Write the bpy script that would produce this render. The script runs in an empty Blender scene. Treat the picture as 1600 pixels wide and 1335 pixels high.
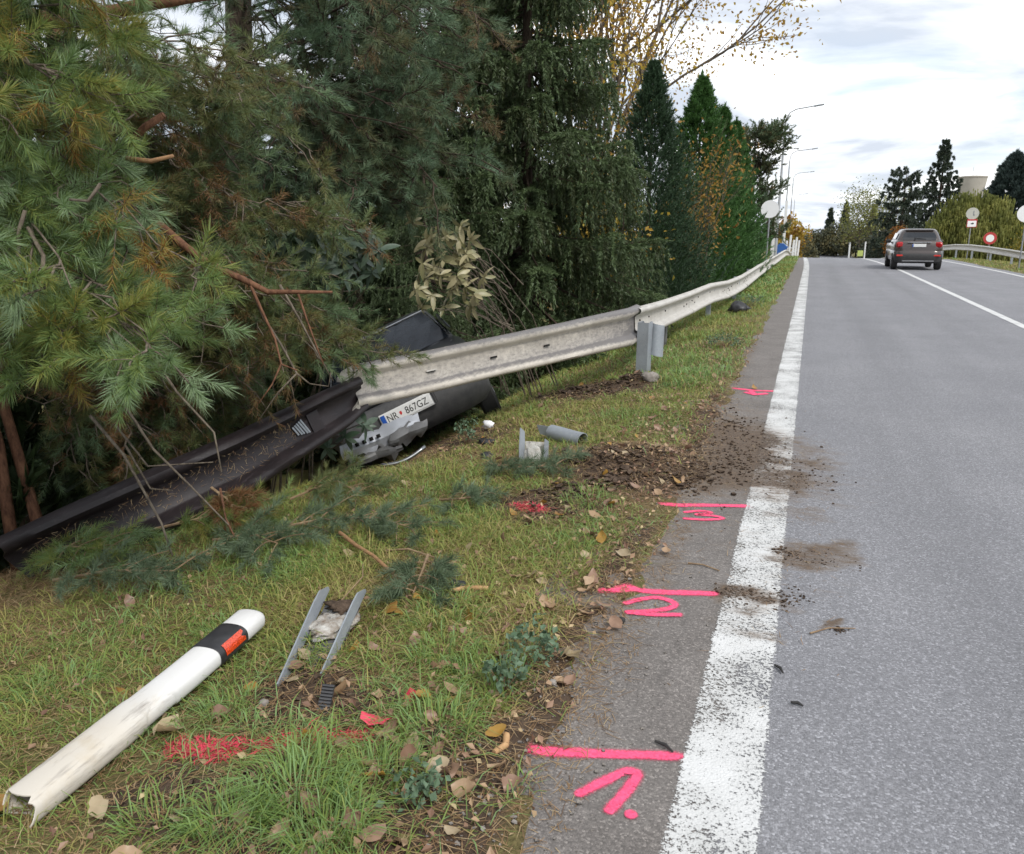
import bpy, math, random
import numpy as np
from mathutils import Vector, Matrix

# ------------------------------------------------------------------ camera, light, exposure
SC = bpy.context.scene
COL = SC.collection
cam_d = bpy.data.cameras.new('camera')
cam = bpy.data.objects.new('camera', cam_d)
COL.objects.link(cam)
cam.location = (0, 0, 1.55)
cam.rotation_euler = (math.radians(90 - 13.8203), 0, math.radians(20.0579))
cam_d.sensor_width = 36.0
cam_d.lens = 36.0 * 1250 / 1600
cam_d.clip_start = 0.05
cam_d.clip_end = 3000
cam_d.dof.use_dof = True
cam_d.dof.focus_distance = 4.2
cam_d.dof.aperture_fstop = 9.0
SC.camera = cam

SUN_EL, SUN_AZ = math.radians(48), math.radians(125)      # azimuth clockwise from +Y: behind and to the right
world = bpy.data.worlds.new('World')
SC.world = world
world.use_nodes = True
wn, wl = world.node_tree.nodes, world.node_tree.links
wn.clear()
def wnode(t, **k):
    n = wn.new(t)
    for a, b in k.items():
        setattr(n, a, b)
    return n
w_out = wnode('ShaderNodeOutputWorld')
w_mix = wnode('ShaderNodeMixShader')
w_bg = wnode('ShaderNodeBackground'); w_bg.inputs['Strength'].default_value = 0.11
w_cl = wnode('ShaderNodeBackground'); w_cl.inputs['Strength'].default_value = 1.0
w_sky = wnode('ShaderNodeTexSky', sky_type='NISHITA', sun_disc=False)
w_sky.sun_elevation = SUN_EL; w_sky.sun_rotation = SUN_AZ
w_tc = wnode('ShaderNodeTexCoord')
w_sep = wnode('ShaderNodeSeparateXYZ')
w_z = wnode('ShaderNodeMath', operation='MAXIMUM'); w_z.inputs[1].default_value = 0.0
w_za = wnode('ShaderNodeMath', operation='ADD'); w_za.inputs[1].default_value = 0.16
w_dx = wnode('ShaderNodeMath', operation='DIVIDE')
w_dy = wnode('ShaderNodeMath', operation='DIVIDE')
w_cmb = wnode('ShaderNodeCombineXYZ'); w_cmb.inputs[2].default_value = 3.7
w_n1 = wnode('ShaderNodeTexNoise'); w_n1.inputs['Scale'].default_value = 1.35; w_n1.inputs['Detail'].default_value = 7; w_n1.inputs['Roughness'].default_value = 0.56; w_n1.inputs['Distortion'].default_value = 0.35
w_n2 = wnode('ShaderNodeTexNoise'); w_n2.inputs['Scale'].default_value = 0.8; w_n2.inputs['Detail'].default_value = 5
w_r1 = wnode('ShaderNodeValToRGB')      # cloud brightness
e = w_r1.color_ramp.elements
e[0].position = 0.40; e[0].color = (0.44, 0.48, 0.545, 1)
e[1].position = 0.61; e[1].color = (1.15, 1.15, 1.16, 1)
m_ = e.new(0.505); m_.color = (0.63, 0.66, 0.71, 1)
w_r2 = wnode('ShaderNodeValToRGB')      # cloud cover: nearly closed, a few thin places
e = w_r2.color_ramp.elements
e[0].position = 0.33; e[0].color = (0.55, 0.55, 0.55, 1)
e[1].position = 0.50; e[1].color = (1, 1, 1, 1)
wl.new(w_tc.outputs['Generated'], w_sep.inputs[0])
wl.new(w_sep.outputs['Z'], w_z.inputs[0]); wl.new(w_z.outputs[0], w_za.inputs[0])
wl.new(w_sep.outputs['X'], w_dx.inputs[0]); wl.new(w_za.outputs[0], w_dx.inputs[1])
wl.new(w_sep.outputs['Y'], w_dy.inputs[0]); wl.new(w_za.outputs[0], w_dy.inputs[1])
wl.new(w_dx.outputs[0], w_cmb.inputs[0]); wl.new(w_dy.outputs[0], w_cmb.inputs[1])
wl.new(w_cmb.outputs[0], w_n1.inputs['Vector']); wl.new(w_cmb.outputs[0], w_n2.inputs['Vector'])
wl.new(w_n1.outputs['Fac'], w_r1.inputs[0]); wl.new(w_n2.outputs['Fac'], w_r2.inputs[0])
wl.new(w_sky.outputs[0], w_bg.inputs['Color']); wl.new(w_r1.outputs[0], w_cl.inputs['Color'])
wl.new(w_r2.outputs[0], w_mix.inputs[0]); wl.new(w_bg.outputs[0], w_mix.inputs[1]); wl.new(w_cl.outputs[0], w_mix.inputs[2])
wl.new(w_mix.outputs[0], w_out.inputs['Surface'])

sun_d = bpy.data.lights.new('sun', 'SUN')
sun_d.energy = 1.5; sun_d.angle = math.radians(14); sun_d.color = (1.0, 0.97, 0.92)
sun = bpy.data.objects.new('sun', sun_d); COL.objects.link(sun)
sdir = Vector((math.sin(SUN_AZ) * math.cos(SUN_EL), math.cos(SUN_AZ) * math.cos(SUN_EL), math.sin(SUN_EL)))
sun.rotation_euler = sdir.to_track_quat('Z', 'Y').to_euler()
sun.location = (5, -5, 20)

SC.view_settings.view_transform = 'Standard'
SC.view_settings.look = 'None'
SC.view_settings.gamma = 1.0
SC.view_settings.use_curve_mapping = False
SC.view_settings.exposure = 0.76

# ------------------------------------------------------------------ helpers
RNG = np.random.default_rng(11)
random.seed(5)

def vnoise(x, y, seed=0):
    """value noise in [0,1], vectorised"""
    x = np.asarray(x, float); y = np.asarray(y, float)
    xi = np.floor(x); yi = np.floor(y)
    fx = x - xi; fy = y - yi
    fx = fx * fx * (3 - 2 * fx); fy = fy * fy * (3 - 2 * fy)
    def hsh(a, b):
        v = np.sin(a * 127.1 + b * 311.7 + seed * 74.7) * 43758.5453
        return v - np.floor(v)
    a = hsh(xi, yi); b = hsh(xi + 1, yi); c = hsh(xi, yi + 1); d = hsh(xi + 1, yi + 1)
    return (a * (1 - fx) + b * fx) * (1 - fy) + (c * (1 - fx) + d * fx) * fy

def fbm(x, y, seed=0, octs=4):
    s = 0; amp = 0.5; f = 1.0; tot = 0
    for i in range(octs):
        s = s + amp * vnoise(np.asarray(x) * f, np.asarray(y) * f, seed + i * 13)
        tot += amp; amp *= 0.5; f *= 2.03
    return s / tot

def crest(y):
    y = np.asarray(y, float)
    d = np.clip(y - 48, 0, None)
    return np.where(d < 20, -.003 * d * d, np.maximum(-1.2 - .12 * (d - 20), -3.2))

def soil_mask(x, y):
    """where the crash tore the turf open"""
    x = np.asarray(x, float); y = np.asarray(y, float)
    m = np.zeros(np.broadcast(x, y).shape)
    for cx, cy, rx, ry, w in SOIL:
        m = np.maximum(m, w * np.clip(1.6 - 1.25 * np.sqrt(((x - cx) / rx) ** 2 + ((y - cy) / ry) ** 2), 0, 1))
    return np.clip(m + (fbm(x * 6, y * 6, 3) - .5) * .9 * (m > 0.02), 0, 1)
SOIL = [(-1.52, 2.08, .30, .22, 1.0), (-1.42, 1.50, .42, .24, .9), (-.90, 5.15, .75, .6, 1.0), (-.35, 5.7, .5, .8, .95), (-2.1, 8.2, .75, .55, 1.0),
        (-1.35, 4.2, .42, .3, .9), (-1.75, 5.1, .3, .4, .5), (-.95, 1.75, .22, .35, .8), (-.74, 2.2, .12, .9, .8), (-.72, 3.5, .1, .8, .7), (-.72, 7.0, .16, 1.3, .7),
        (-3.0, 6.3, .6, 1.0, .9), (-1.2, 1.9, .3, .15, .5)]

def gz(x, y, fine=True):
    """height of the soil surface"""
    x = np.asarray(x, float); y = np.asarray(y, float)
    u = -x
    s = np.interp(y, [3, 4.1, 5.2, 6.2], [.62, .72, .87, 1.])
    u2 = np.where(u > 1.2, 1.2 + (u - 1.2) * s, u)
    zl = np.interp(u2, [.45, .58, .75, 1.2, 2.0, 2.5, 2.9, 3.3, 4.2, 5.2, 7, 12, 600], [-.04, -.012, .015, .005, -.1, -.19, -.31, -.5, -.95, -1.25, -1.4, -1.5, -1.5])
    zr = np.interp(x, [7.0, 7.4, 8.8, 11, 14, 600], [-.04, .02, -.02, -.2, -1, -1.5])
    z = np.where(x < 3, zl, zr) + crest(y)
    if fine:
        on = np.clip((u - .5) / .25, 0, 1) + np.clip((x - 7.1) / .3, 0, 1)
        z = z + on * ((fbm(x * 2.2, y * 2.2, 1) - .5) * .06 + (fbm(x * 9, y * 9, 2, 3) - .5) * .022)
        z = z + ((fbm(x * 5, y * 2.4, 7) - .5) * .05) * np.clip(1 - np.abs(u - .62) / .2, 0, 1)
        sm = soil_mask(x, y)
        z = z + on * sm * (fbm(x * 14, y * 14, 5, 3) - .45) * .075
        z = z + .09 * np.exp(-(((x + 1.0) / .4) ** 2 + ((y - 5.15) / .28) ** 2)) + .08 * np.exp(-(((x + 1.72) / .22) ** 2 + ((y - 8.55) / .2) ** 2))
        z = z - .05 * np.exp(-(((x + 2.15) / .5) ** 2 + ((y - 8.1) / .3) ** 2))
    return z

def g1(x, y):
    return float(gz(np.array([x]), np.array([y]))[0])
def top1(x, y):
    return max(g1(x, y), float(crest(y)) if -.95 < x < 7.3 else -99)

def tag(o, label=None, cat=None, group=None, kind=None):
    if label: o['label'] = label
    if cat: o['category'] = cat
    if group: o['group'] = group
    if kind: o['kind'] = kind
    return o

def empty(name, loc, rot=(0, 0, 0), **k):
    o = bpy.data.objects.new(name, None)
    o.empty_display_size = .2
    COL.objects.link(o); o.location = loc; o.rotation_euler = rot
    return tag(o, **k)

def link(name, me, parent=None, loc=None, **k):
    o = bpy.data.objects.new(name, me)
    COL.objects.link(o)
    if parent is not None: o.parent = parent
    if loc is not None: o.location = loc
    return tag(o, **k)

def soup(name, V, T, mat, tint=None, smooth=False, attrs=None):
    """numpy triangles or quads -> mesh data"""
    V = np.ascontiguousarray(V, dtype=np.float32); T = np.ascontiguousarray(T, dtype=np.int32)
    k = T.shape[1]
    me = bpy.data.meshes.new(name)
    me.vertices.add(len(V)); me.vertices.foreach_set('co', V.ravel())
    me.loops.add(T.size); me.loops.foreach_set('vertex_index', T.ravel())
    me.polygons.add(len(T)); me.polygons.foreach_set('loop_start', np.arange(0, T.size, k, dtype=np.int32))
    if smooth: me.polygons.foreach_set('use_smooth', np.ones(len(T), dtype=bool))
    me.update(calc_edges=True)
    for an, av in ((attrs or {}) | ({'tint': tint} if tint is not None else {})).items():
        a = me.attributes.new(an, 'FLOAT', 'POINT')
        a.data.foreach_set('value', np.ascontiguousarray(av, dtype=np.float32))
    if mat is not None: me.materials.append(mat)
    return me

class MB:
    """collects polygons for one mesh"""
    def __init__(s): s.v = []; s.f = []; s.t = []
    def add(s, vs, fs, t=0.5):
        o = len(s.v)
        s.v += [tuple(map(float, p)) for p in vs]; s.f += [tuple(i + o for i in f) for f in fs]; s.t += [t] * len(vs)
        return s
    def box(s, c, size, M=None, t=.5, bev=0.0):
        x, y, z = [q / 2 for q in size]
        if bev > 0:
            b = min(bev, x * .9, y * .9, z * .9)
            vs = []
            for sx in (-1, 1):
                for sy in (-1, 1):
                    for sz in (-1, 1):
                        vs += [(sx * x, sy * (y - b), sz * (z - b)), (sx * (x - b), sy * y, sz * (z - b)), (sx * (x - b), sy * (y - b), sz * z)]
            import bmesh
            bm = bmesh.new()
            bv = [bm.verts.new(p) for p in vs]
            r = bmesh.ops.convex_hull(bm, input=bv)
            bm.verts.index_update()
            fs = [[v.index for v in f.verts] for f in bm.faces]
            vs = [tuple(v.co) for v in bm.verts]
            bm.free()
        else:
            vs = [(sx * x, sy * y, sz * z) for sx in (-1, 1) for sy in (-1, 1) for sz in (-1, 1)]
            fs = [(0, 1, 3, 2), (4, 6, 7, 5), (0, 4, 5, 1), (2, 3, 7, 6), (0, 2, 6, 4), (1, 5, 7, 3)]
        M = M or Matrix.Identity(3)
        vs = [Vector(c) + M @ Vector(p) for p in vs]
        return s.add(vs, fs, t)
    def tube(s, pts, r, sides=8, t=.5, cap=True):
        pts = [Vector(p) for p in pts]; n = len(pts)
        rs = [r] * n if not hasattr(r, '__len__') else list(r)
        if len(rs) == 2 and n > 2: rs = [rs[0] + (rs[1] - rs[0]) * i / (n - 1) for i in range(n)]
        vs = []; up = None
        for i, p in enumerate(pts):
            d = (pts[min(i + 1, n - 1)] - pts[max(i - 1, 0)]).normalized()
            if up is None:
                up = d.orthogonal().normalized()
            up = (up - d * up.dot(d))
            up = up.normalized() if up.length > 1e-6 else d.orthogonal().normalized()
            w = d.cross(up)
            for k in range(sides):
                a = 2 * math.pi * k / sides
                vs.append(p + (up * math.cos(a) + w * math.sin(a)) * rs[i])
        fs = [(i * sides + k, i * sides + (k + 1) % sides, (i + 1) * sides + (k + 1) % sides, (i + 1) * sides + k) for i in range(n - 1) for k in range(sides)]
        if cap:
            fs += [tuple(reversed(range(sides))), tuple((n - 1) * sides + k for k in range(sides))]
        return s.add(vs, fs, t)
    def loft(s, rings, closed=True, cap=True, t=.5):
        n = len(rings[0]); vs = [p for r in rings for p in r]
        m = n if closed else n - 1
        fs = [(i * n + k, i * n + (k + 1) % n, (i + 1) * n + (k + 1) % n, (i + 1) * n + k) for i in range(len(rings) - 1) for k in range(m)]
        if cap and closed:
            fs += [tuple(reversed(range(n))), tuple((len(rings) - 1) * n + k for k in range(n))]
        return s.add(vs, fs, t)
    def data(s, name, mat, smooth=False, angle=None):
        me = bpy.data.meshes.new(name)
        me.from_pydata(s.v, [], s.f)
        a = me.attributes.new('tint', 'FLOAT', 'POINT'); a.data.foreach_set('value', np.array(s.t, dtype=np.float32))
        if mat is not None: me.materials.append(mat)
        if smooth:
            me.polygons.foreach_set('use_smooth', np.ones(len(me.polygons), dtype=bool))
            if angle: me.set_sharp_from_angle(angle=math.radians(angle))
        me.update()
        return me
    def obj(s, name, mat, parent=None, smooth=False, angle=None, **k):
        return link(name, s.data(name, mat, smooth, angle), parent, **k)

def rot(ax, deg): return Matrix.Rotation(math.radians(deg), 3, ax)
def frame(d, up=(0, 0, 1)):
    """3x3 whose X is along d, Z near up"""
    d = Vector(d).normalized(); y = Vector(up).cross(d).normalized(); z = d.cross(y)
    return Matrix((d, y, z)).transposed()
def ring(cx, cy, hw, y0, y1, r, z, n=5):
    """rounded rectangle in plan, z may be a function of (x,y)"""
    out = []
    r = min(r, hw * .98, (y1 - y0) * .49)
    for (sx, sy, a0) in ((1, 1, 0), (-1, 1, 90), (-1, 0, 180), (1, 0, 270)):
        for i in range(n + 1):
            a = math.radians(a0 + 90 * i / n)
            x = cx + sx * (hw - r) + r * math.cos(a)
            y = (y1 - r if sy else y0 + r) + r * math.sin(a)
            out.append((x, cy + y, z))
    return out

# ------------------------------------------------------------------ materials
class NT:
    def __init__(s, name):
        s.m = bpy.data.materials.new(name); s.m.use_nodes = True
        s.t = s.m.node_tree; s.n = s.t.nodes; s.n.clear()
        s.out = s.n.new('ShaderNodeOutputMaterial')
    def N(s, t, ins=None, **k):
        n = s.n.new(t)
        for a, b in k.items(): setattr(n, a, b)
        for a, b in (ins or {}).items():
            if isinstance(b, bpy.types.NodeSocket): s.t.links.new(b, n.inputs[a])
            else: n.inputs[a].default_value = b
        return n
    def pos(s, obj=True):
        return s.N('ShaderNodeTexCoord').outputs['Object'] if obj else s.N('ShaderNodeNewGeometry').outputs['Position']
    def noise(s, vec, scale, detail=4, rough=.55, dist=0.0):
        return s.N('ShaderNodeTexNoise', {'Vector': vec, 'Scale': scale, 'Detail': detail, 'Roughness': rough, 'Distortion': dist}).outputs['Fac']
    def ramp(s, fac, stops, interp='LINEAR'):
        n = s.N('ShaderNodeValToRGB', {0: fac}); r = n.color_ramp; r.interpolation = interp
        while len(r.elements) < len(stops): r.elements.new(.5)
        for el, (p, c) in zip(r.elements, stops):
            el.position = p
            el.color = (c, c, c, 1) if not hasattr(c, '__len__') else (*c, 1)
        return n.outputs['Color']
    def mix(s, fac, a, b, blend='MIX'):
        n = s.N('ShaderNodeMix', data_type='RGBA', blend_type=blend)
        for idx, v in ((0, fac), (6, a), (7, b)):
            if isinstance(v, bpy.types.NodeSocket): s.t.links.new(v, n.inputs[idx])
            elif hasattr(v, '__len__'): n.inputs[idx].default_value = (*v, 1)
            else: n.inputs[idx].default_value = v
        return n.outputs[2]
    def math(s, op, a, b=0.0, clamp=False):
        n = s.N('ShaderNodeMath', {0: a, 1: b}, operation=op, use_clamp=clamp)
        return n.outputs[0]
    def attr(s, name): return s.N('ShaderNodeAttribute', attribute_name=name).outputs['Fac']
    def bump(s, h, strength=.3, dist=.01):
        return s.N('ShaderNodeBump', {'Height': h, 'Strength': strength, 'Distance': dist}).outputs['Normal']
    def bsdf(s, col, rough=.6, metal=0.0, normal=None, spec=.5, **k):
        ins = {'Base Color': col if isinstance(col, bpy.types.NodeSocket) else (*col, 1), 'Roughness': rough, 'Metallic': metal, 'Specular IOR Level': spec}
        if normal is not None: ins['Normal'] = normal
        ins.update(k)
        return s.N('ShaderNodeBsdfPrincipled', ins)
    def done(s, sh):
        s.t.links.new(sh.outputs[0], s.out.inputs['Surface'])
        return s.m

def plain(name, c1, c2=None, scale=8, rough=.5, metal=0., bump=0., bscale=40, spec=.5, detail=5):
    t = NT(name); p = t.pos()
    col = c1
    if c2 is not None: col = t.mix(t.ramp(t.noise(p, scale, detail, .62), [(.32, 0.), (.68, 1.)]), c1, c2)
    nm = t.bump(t.noise(p, bscale, 4), bump, .01) if bump else None
    return t.done(t.bsdf(col, rough, metal, nm, spec))

def leafy(name, stops, rough=.5, trans=.25, spec=.35):
    """foliage: colour by the 'tint' of each leaf, a little light through it"""
    t = NT(name)
    col = t.ramp(t.attr('tint'), stops)
    b = t.bsdf(col, rough, 0, None, spec)
    tr = t.N('ShaderNodeBsdfTranslucent', {'Color': col})
    m = t.N('ShaderNodeMixShader', {0: trans}); t.t.links.new(b.outputs[0], m.inputs[1]); t.t.links.new(tr.outputs[0], m.inputs[2])
    return t.done(m)

M = {}
M['needle_green'] = leafy('pine_needles_fresh', [(0, (.26, .12, .03)), (.14, (.34, .26, .07)), (.28, (.29, .28, .07)), (.50, (.19, .245, .065)), (.78, (.175, .270, .100)), (1, (.31, .41, .24))], trans=.35)
M['needle_olive'] = leafy('pine_needles_old', [(0, (.22, .10, .045)), (.2, (.18, .125, .05)), (.4, (.185, .180, .065)), (.7, (.140, .182, .068)), (1, (.15, .225, .115))], trans=.3)
M['needle_blue'] = leafy('pine_needles_blue', [(0, (.17, .10, .045)), (.2, (.13, .12, .05)), (.45, (.115, .145, .070)), (.75, (.105, .165, .088)), (1, (.15, .225, .135))])
M['bough'] = leafy('cut_pine_needles', [(0, (.17, .10, .04)), (.3, (.12, .13, .06)), (.6, (.105, .150, .080)), (1, (.160, .215, .130))])
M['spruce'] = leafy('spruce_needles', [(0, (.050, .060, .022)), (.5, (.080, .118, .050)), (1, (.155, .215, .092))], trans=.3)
M['thuja'] = leafy('thuja_scales', [(0, (.034, .062, .018)), (.5, (.055, .130, .034)), (1, (.095, .20, .052))], trans=.2)
M['thuja_dark'] = leafy('thuja_scales_dark', [(0, (.028, .042, .020)), (.5, (.040, .075, .038)), (1, (.068, .120, .060))], trans=.2)
M['autumn'] = leafy('autumn_leaves', [(0, (.16, .07, .025)), (.35, (.34, .19, .035)), (.7, (.48, .33, .05)), (1, (.44, .38, .08))], trans=.4)
M['ochre'] = leafy('ochre_leaves', [(0, (.14, .07, .018)), (.5, (.30, .17, .032)), (1, (.34, .24, .05))], trans=.35)
M['willow'] = leafy('willow_leaves', [(0, (.11, .125, .03)), (.5, (.21, .225, .06)), (1, (.32, .31, .09))], trans=.3)
M['bluespruce'] = leafy('blue_spruce_needles', [(0, (.028, .040, .036)), (.5, (.046, .068, .060)), (1, (.072, .102, .090))], trans=.1)
M['farfir'] = leafy('fir_needles', [(0, (.036, .048, .036)), (.5, (.054, .074, .050)), (1, (.080, .104, .064))], trans=.1)
M['farwood'] = leafy('mixed_leaves', [(0, (.055, .065, .045)), (.5, (.10, .105, .055)), (1, (.18, .15, .06))], trans=.2)
M['orange_leaf'] = leafy('orange_leaves', [(0, (.22, .085, .015)), (1, (.36, .16, .03))], trans=.35)
M['yellow_leaf'] = leafy('yellow_leaves', [(0, (.12, .11, .02)), (.5, (.30, .22, .025)), (1, (.42, .32, .04))], trans=.35)
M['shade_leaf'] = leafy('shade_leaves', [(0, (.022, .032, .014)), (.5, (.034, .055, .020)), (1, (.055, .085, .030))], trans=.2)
M['grass'] = leafy('grass_blades', [(0, (.17, .11, .05)), (.22, (.42, .33, .16)), (.42, (.37, .33, .11)), (.6, (.24, .275, .065)), (.8, (.19, .29, .068)), (1, (.22, .34, .13))], rough=.55, trans=.3, spec=.3)
M['litter'] = leafy('needle_litter', [(0, (.10, .055, .028)), (.5, (.27, .165, .08)), (1, (.42, .32, .18))], trans=.1)
M['scrap'] = leafy('leaf_scraps', [(0, (.16, .085, .055)), (.4, (.30, .185, .12)), (.7, (.40, .27, .16)), (1, (.50, .40, .22))], trans=.15)
M['pinkgrass'] = leafy('pink_painted_grass', [(0, (.35, .03, .045)), (1, (.80, .085, .13))], trans=.1)
M['herb'] = leafy('herb_leaves', [(0, (.06, .10, .05)), (.5, (.10, .16, .09)), (1, (.15, .22, .14))], trans=.2)

def bark(name, a, b):
    t = NT(name); p = t.pos()
    mp = t.N('ShaderNodeMapping', {'Vector': p, 'Scale': (1, 1, .3)}).outputs[0]
    n = t.noise(mp, 38, 6, .65)
    return t.done(t.bsdf(t.mix(t.ramp(n, [(.35, 0.), (.65, 1.)]), a, b), .85, 0, t.bump(n, .6, .01), .2))
M['bark_red'] = bark('bark_red', (.075, .035, .022), (.21, .105, .060))
M['bark_grey'] = bark('bark_grey', (.07, .055, .042), (.20, .165, .125))
M['bark_dark'] = bark('bark_dark', (.03, .022, .016), (.085, .062, .045))
M['twig_pale'] = plain('twig_pale', (.30, .21, .12), (.16, .10, .055), 30, .8)

def rhodo(name, a, b):
    t = NT(name); p = t.pos()
    rnd = t.N('ShaderNodeObjectInfo').outputs['Random']
    col = t.mix(rnd, a, b)
    col = t.mix(t.ramp(t.noise(p, 30, 4), [(.4, 0.), (.75, .5)]), col, (a[0] * .6, a[1] * .55, a[2] * .5))
    bb = t.bsdf(col, .42, 0, None, .5)
    tr = t.N('ShaderNodeBsdfTranslucent', {'Color': col})
    m = t.N('ShaderNodeMixShader', {0: .2}); t.t.links.new(bb.outputs[0], m.inputs[1]); t.t.links.new(tr.outputs[0], m.inputs[2])
    return t.done(m)
M['leaf_pale'] = rhodo('pale_leaf_undersides', (.46, .41, .24), (.20, .20, .085))
M['leaf_dark'] = rhodo('dark_glossy_leaves', (.050, .085, .050), (.10, .14, .10))
M['dead_leaf'] = [rhodo('fallen_leaf_brown', (.25, .145, .095), (.36, .23, .155)), rhodo('fallen_leaf_tan', (.46, .32, .20), (.36, .23, .13)),
                  rhodo('fallen_leaf_ochre', (.40, .23, .045), (.29, .15, .04)), rhodo('fallen_leaf_pale', (.47, .37, .22), (.38, .30, .19))]

# asphalt with the dirt thrown across it
def asphalt():
    t = NT('asphalt'); p = t.pos(False)
    sx = t.N('ShaderNodeSeparateXYZ', {0: p}).outputs['X']
    stone = t.N('ShaderNodeTexVoronoi', {'Vector': p, 'Scale': 150.0}, feature='F1')
    grain = t.noise(p, 330, 3, .7)
    speck = t.ramp(t.N('ShaderNodeSeparateColor', {0: stone.outputs['Color']}).outputs[0], [(.0, .45), (.6, .92), (.86, 1.25), (1., 2.1)])
    big = t.noise(p, .8, 6, .6)
    streak = t.noise(t.N('ShaderNodeMapping', {'Vector': p, 'Scale': (1.2, .07, 1)}).outputs[0], 1.6, 5)
    lane = t.mix(t.ramp(big, [(.3, 0.), (.7, 1.)]), (.208, .208, .222), (.262, .261, .274))
    track = t.ramp(t.math('ABSOLUTE', t.math('SUBTRACT', t.math('ABSOLUTE', t.math('SUBTRACT', sx, 1.65)), .78)), [(.0, .5), (.42, 0.)])
    lane = t.mix(t.math('MULTIPLY', track, t.ramp(streak, [(.3, .25), (.7, 1.)])), lane, (.168, .168, .178))
    lane = t.mix(t.ramp(streak, [(.35, .0), (.7, .35)]), lane, (.165, .166, .175))
    shld = t.mix(t.ramp(t.noise(p, 2.6, 6, .65), [(.3, 0.), (.7, 1.)]), (.150, .134, .122), (.215, .195, .180))
    n = t.N('ShaderNodeMapRange', {'Value': sx, 'From Min': -.16, 'From Max': -.10, 'To Min': 0., 'To Max': 1.})
    col = t.mix(n.outputs[0], shld, lane)
    col = t.mix(.6, col, t.mix(1.0, col, speck, 'MULTIPLY'))
    col = t.mix(t.ramp(grain, [(.38, .38), (.55, 0.)]), col, (.055, .053, .052))
    # fine cracks running across the old shoulder
    ck = t.N('ShaderNodeTexVoronoi', {'Vector': t.N('ShaderNodeMapping', {'Vector': t.N('ShaderNodeVectorMath', {0: p, 1: t.N('ShaderNodeVectorMath', {0: t.N('ShaderNodeTexNoise', {'Vector': p, 'Scale': 3.0}).outputs['Color'], 1: (.35, .35, 0)}, operation='MULTIPLY').outputs[0]}, operation='ADD').outputs[0], 'Scale': (.30, .8, 0.)}).outputs[0], 'Scale': 1.0}, feature='DISTANCE_TO_EDGE').outputs['Distance']
    ckm = t.math('MULTIPLY', t.ramp(ck, [(.0, 1.), (.0025, 0.)]), t.math('SUBTRACT', 1.0, n.outputs[0]))
    col = t.mix(t.math('MULTIPLY', ckm, .18), col, (.04, .037, .035))
    d = t.attr('dirt')
    dn = t.noise(t.N('ShaderNodeMapping', {'Vector': p, 'Scale': (1., 1.8, 1)}).outputs[0], 7, 7, .72); dn2 = t.noise(t.N('ShaderNodeMapping', {'Vector': p, 'Scale': (1., 2.2, 1)}).outputs[0], 24, 6, .7)
    dm = t.ramp(t.math('ADD', t.math('MULTIPLY', d, .42), t.math('MULTIPLY', t.math('ADD', dn, dn2), .50)), [(.76, 0.), (.90, 1.)])
    dcol = t.mix(t.ramp(dn2, [(.35, 0.), (.65, 1.)]), (.060, .042, .030), (.150, .108, .076))
    film = t.ramp(t.math('ADD', t.math('MULTIPLY', d, .55), t.math('MULTIPLY', t.noise(t.N('ShaderNodeMapping', {'Vector': p, 'Scale': (1., 3.2, 1)}).outputs[0], 5, 7, .72), .8)), [(.60, 0.), (.88, .80)])
    col = t.mix(film, col, (.155, .120, .090))
    col = t.mix(dm, col, dcol)
    hgt = t.math('ADD', t.math('MULTIPLY', stone.outputs['Distance'], -1.0), t.math('MULTIPLY', dm, 1.2))
    nm = t.bump(hgt, .55, .004)
    return t.done(t.bsdf(col, .82, 0, nm, .35))
M['asphalt'] = asphalt()

def roadpaint(worn):
    t = NT('road_paint'); p = t.pos(False)
    stone = t.N('ShaderNodeTexVoronoi', {'Vector': p, 'Scale': 120.0}, feature='F1')
    w = t.noise(p, 90, 5, .72); w2 = t.noise(p, 3.2, 5, .6)
    col = t.mix(t.ramp(w2, [(.3, 0.), (.7, 1.)]), (.46, .46, .445), (.60, .60, .59))
    ed = t.attr('rim')
    hole = t.ramp(t.math('SUBTRACT', t.math('ADD', t.math('MULTIPLY', w, .75), t.math('MULTIPLY', w2, .32)), t.math('MULTIPLY', ed, .22)), [(.40 + worn, 1.), (.46 + worn, 0.)])
    d = t.attr('dirt')
    dn = t.noise(t.N('ShaderNodeMapping', {'Vector': p, 'Scale': (1., 1.8, 1)}).outputs[0], 7, 7, .72); dn2 = t.noise(t.N('ShaderNodeMapping', {'Vector': p, 'Scale': (1., 2.2, 1)}).outputs[0], 24, 6, .7)
    dm = t.ramp(t.math('ADD', t.math('MULTIPLY', d, .42), t.math('MULTIPLY', t.math('ADD', dn, dn2), .50)), [(.76, 0.), (.90, 1.)])
    dcol = t.mix(t.ramp(dn2, [(.35, 0.), (.65, 1.)]), (.060, .042, .030), (.160, .115, .080))
    film = t.ramp(t.math('ADD', t.math('MULTIPLY', d, .55), t.math('MULTIPLY', t.noise(t.N('ShaderNodeMapping', {'Vector': p, 'Scale': (1., 3.2, 1)}).outputs[0], 5, 7, .72), .8)), [(.60, 0.), (.90, .75)])
    col = t.mix(film, col, (.22, .18, .145))
    col = t.mix(dm, col, dcol)
    nm = t.bump(t.math('ADD', t.math('MULTIPLY', stone.outputs['Distance'], -1.), t.math('MULTIPLY', dm, 1.)), .45, .004)
    b = t.bsdf(col, .7, 0, nm, .4)
    tr = t.N('ShaderNodeBsdfTransparent')
    m = t.N('ShaderNodeMixShader', {0: hole}); t.t.links.new(b.outputs[0], m.inputs[1]); t.t.links.new(tr.outputs[0], m.inputs[2])
    return t.done(m)
M['edge_paint'] = roadpaint(.045)
M['line_paint'] = roadpaint(-.06)

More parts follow.
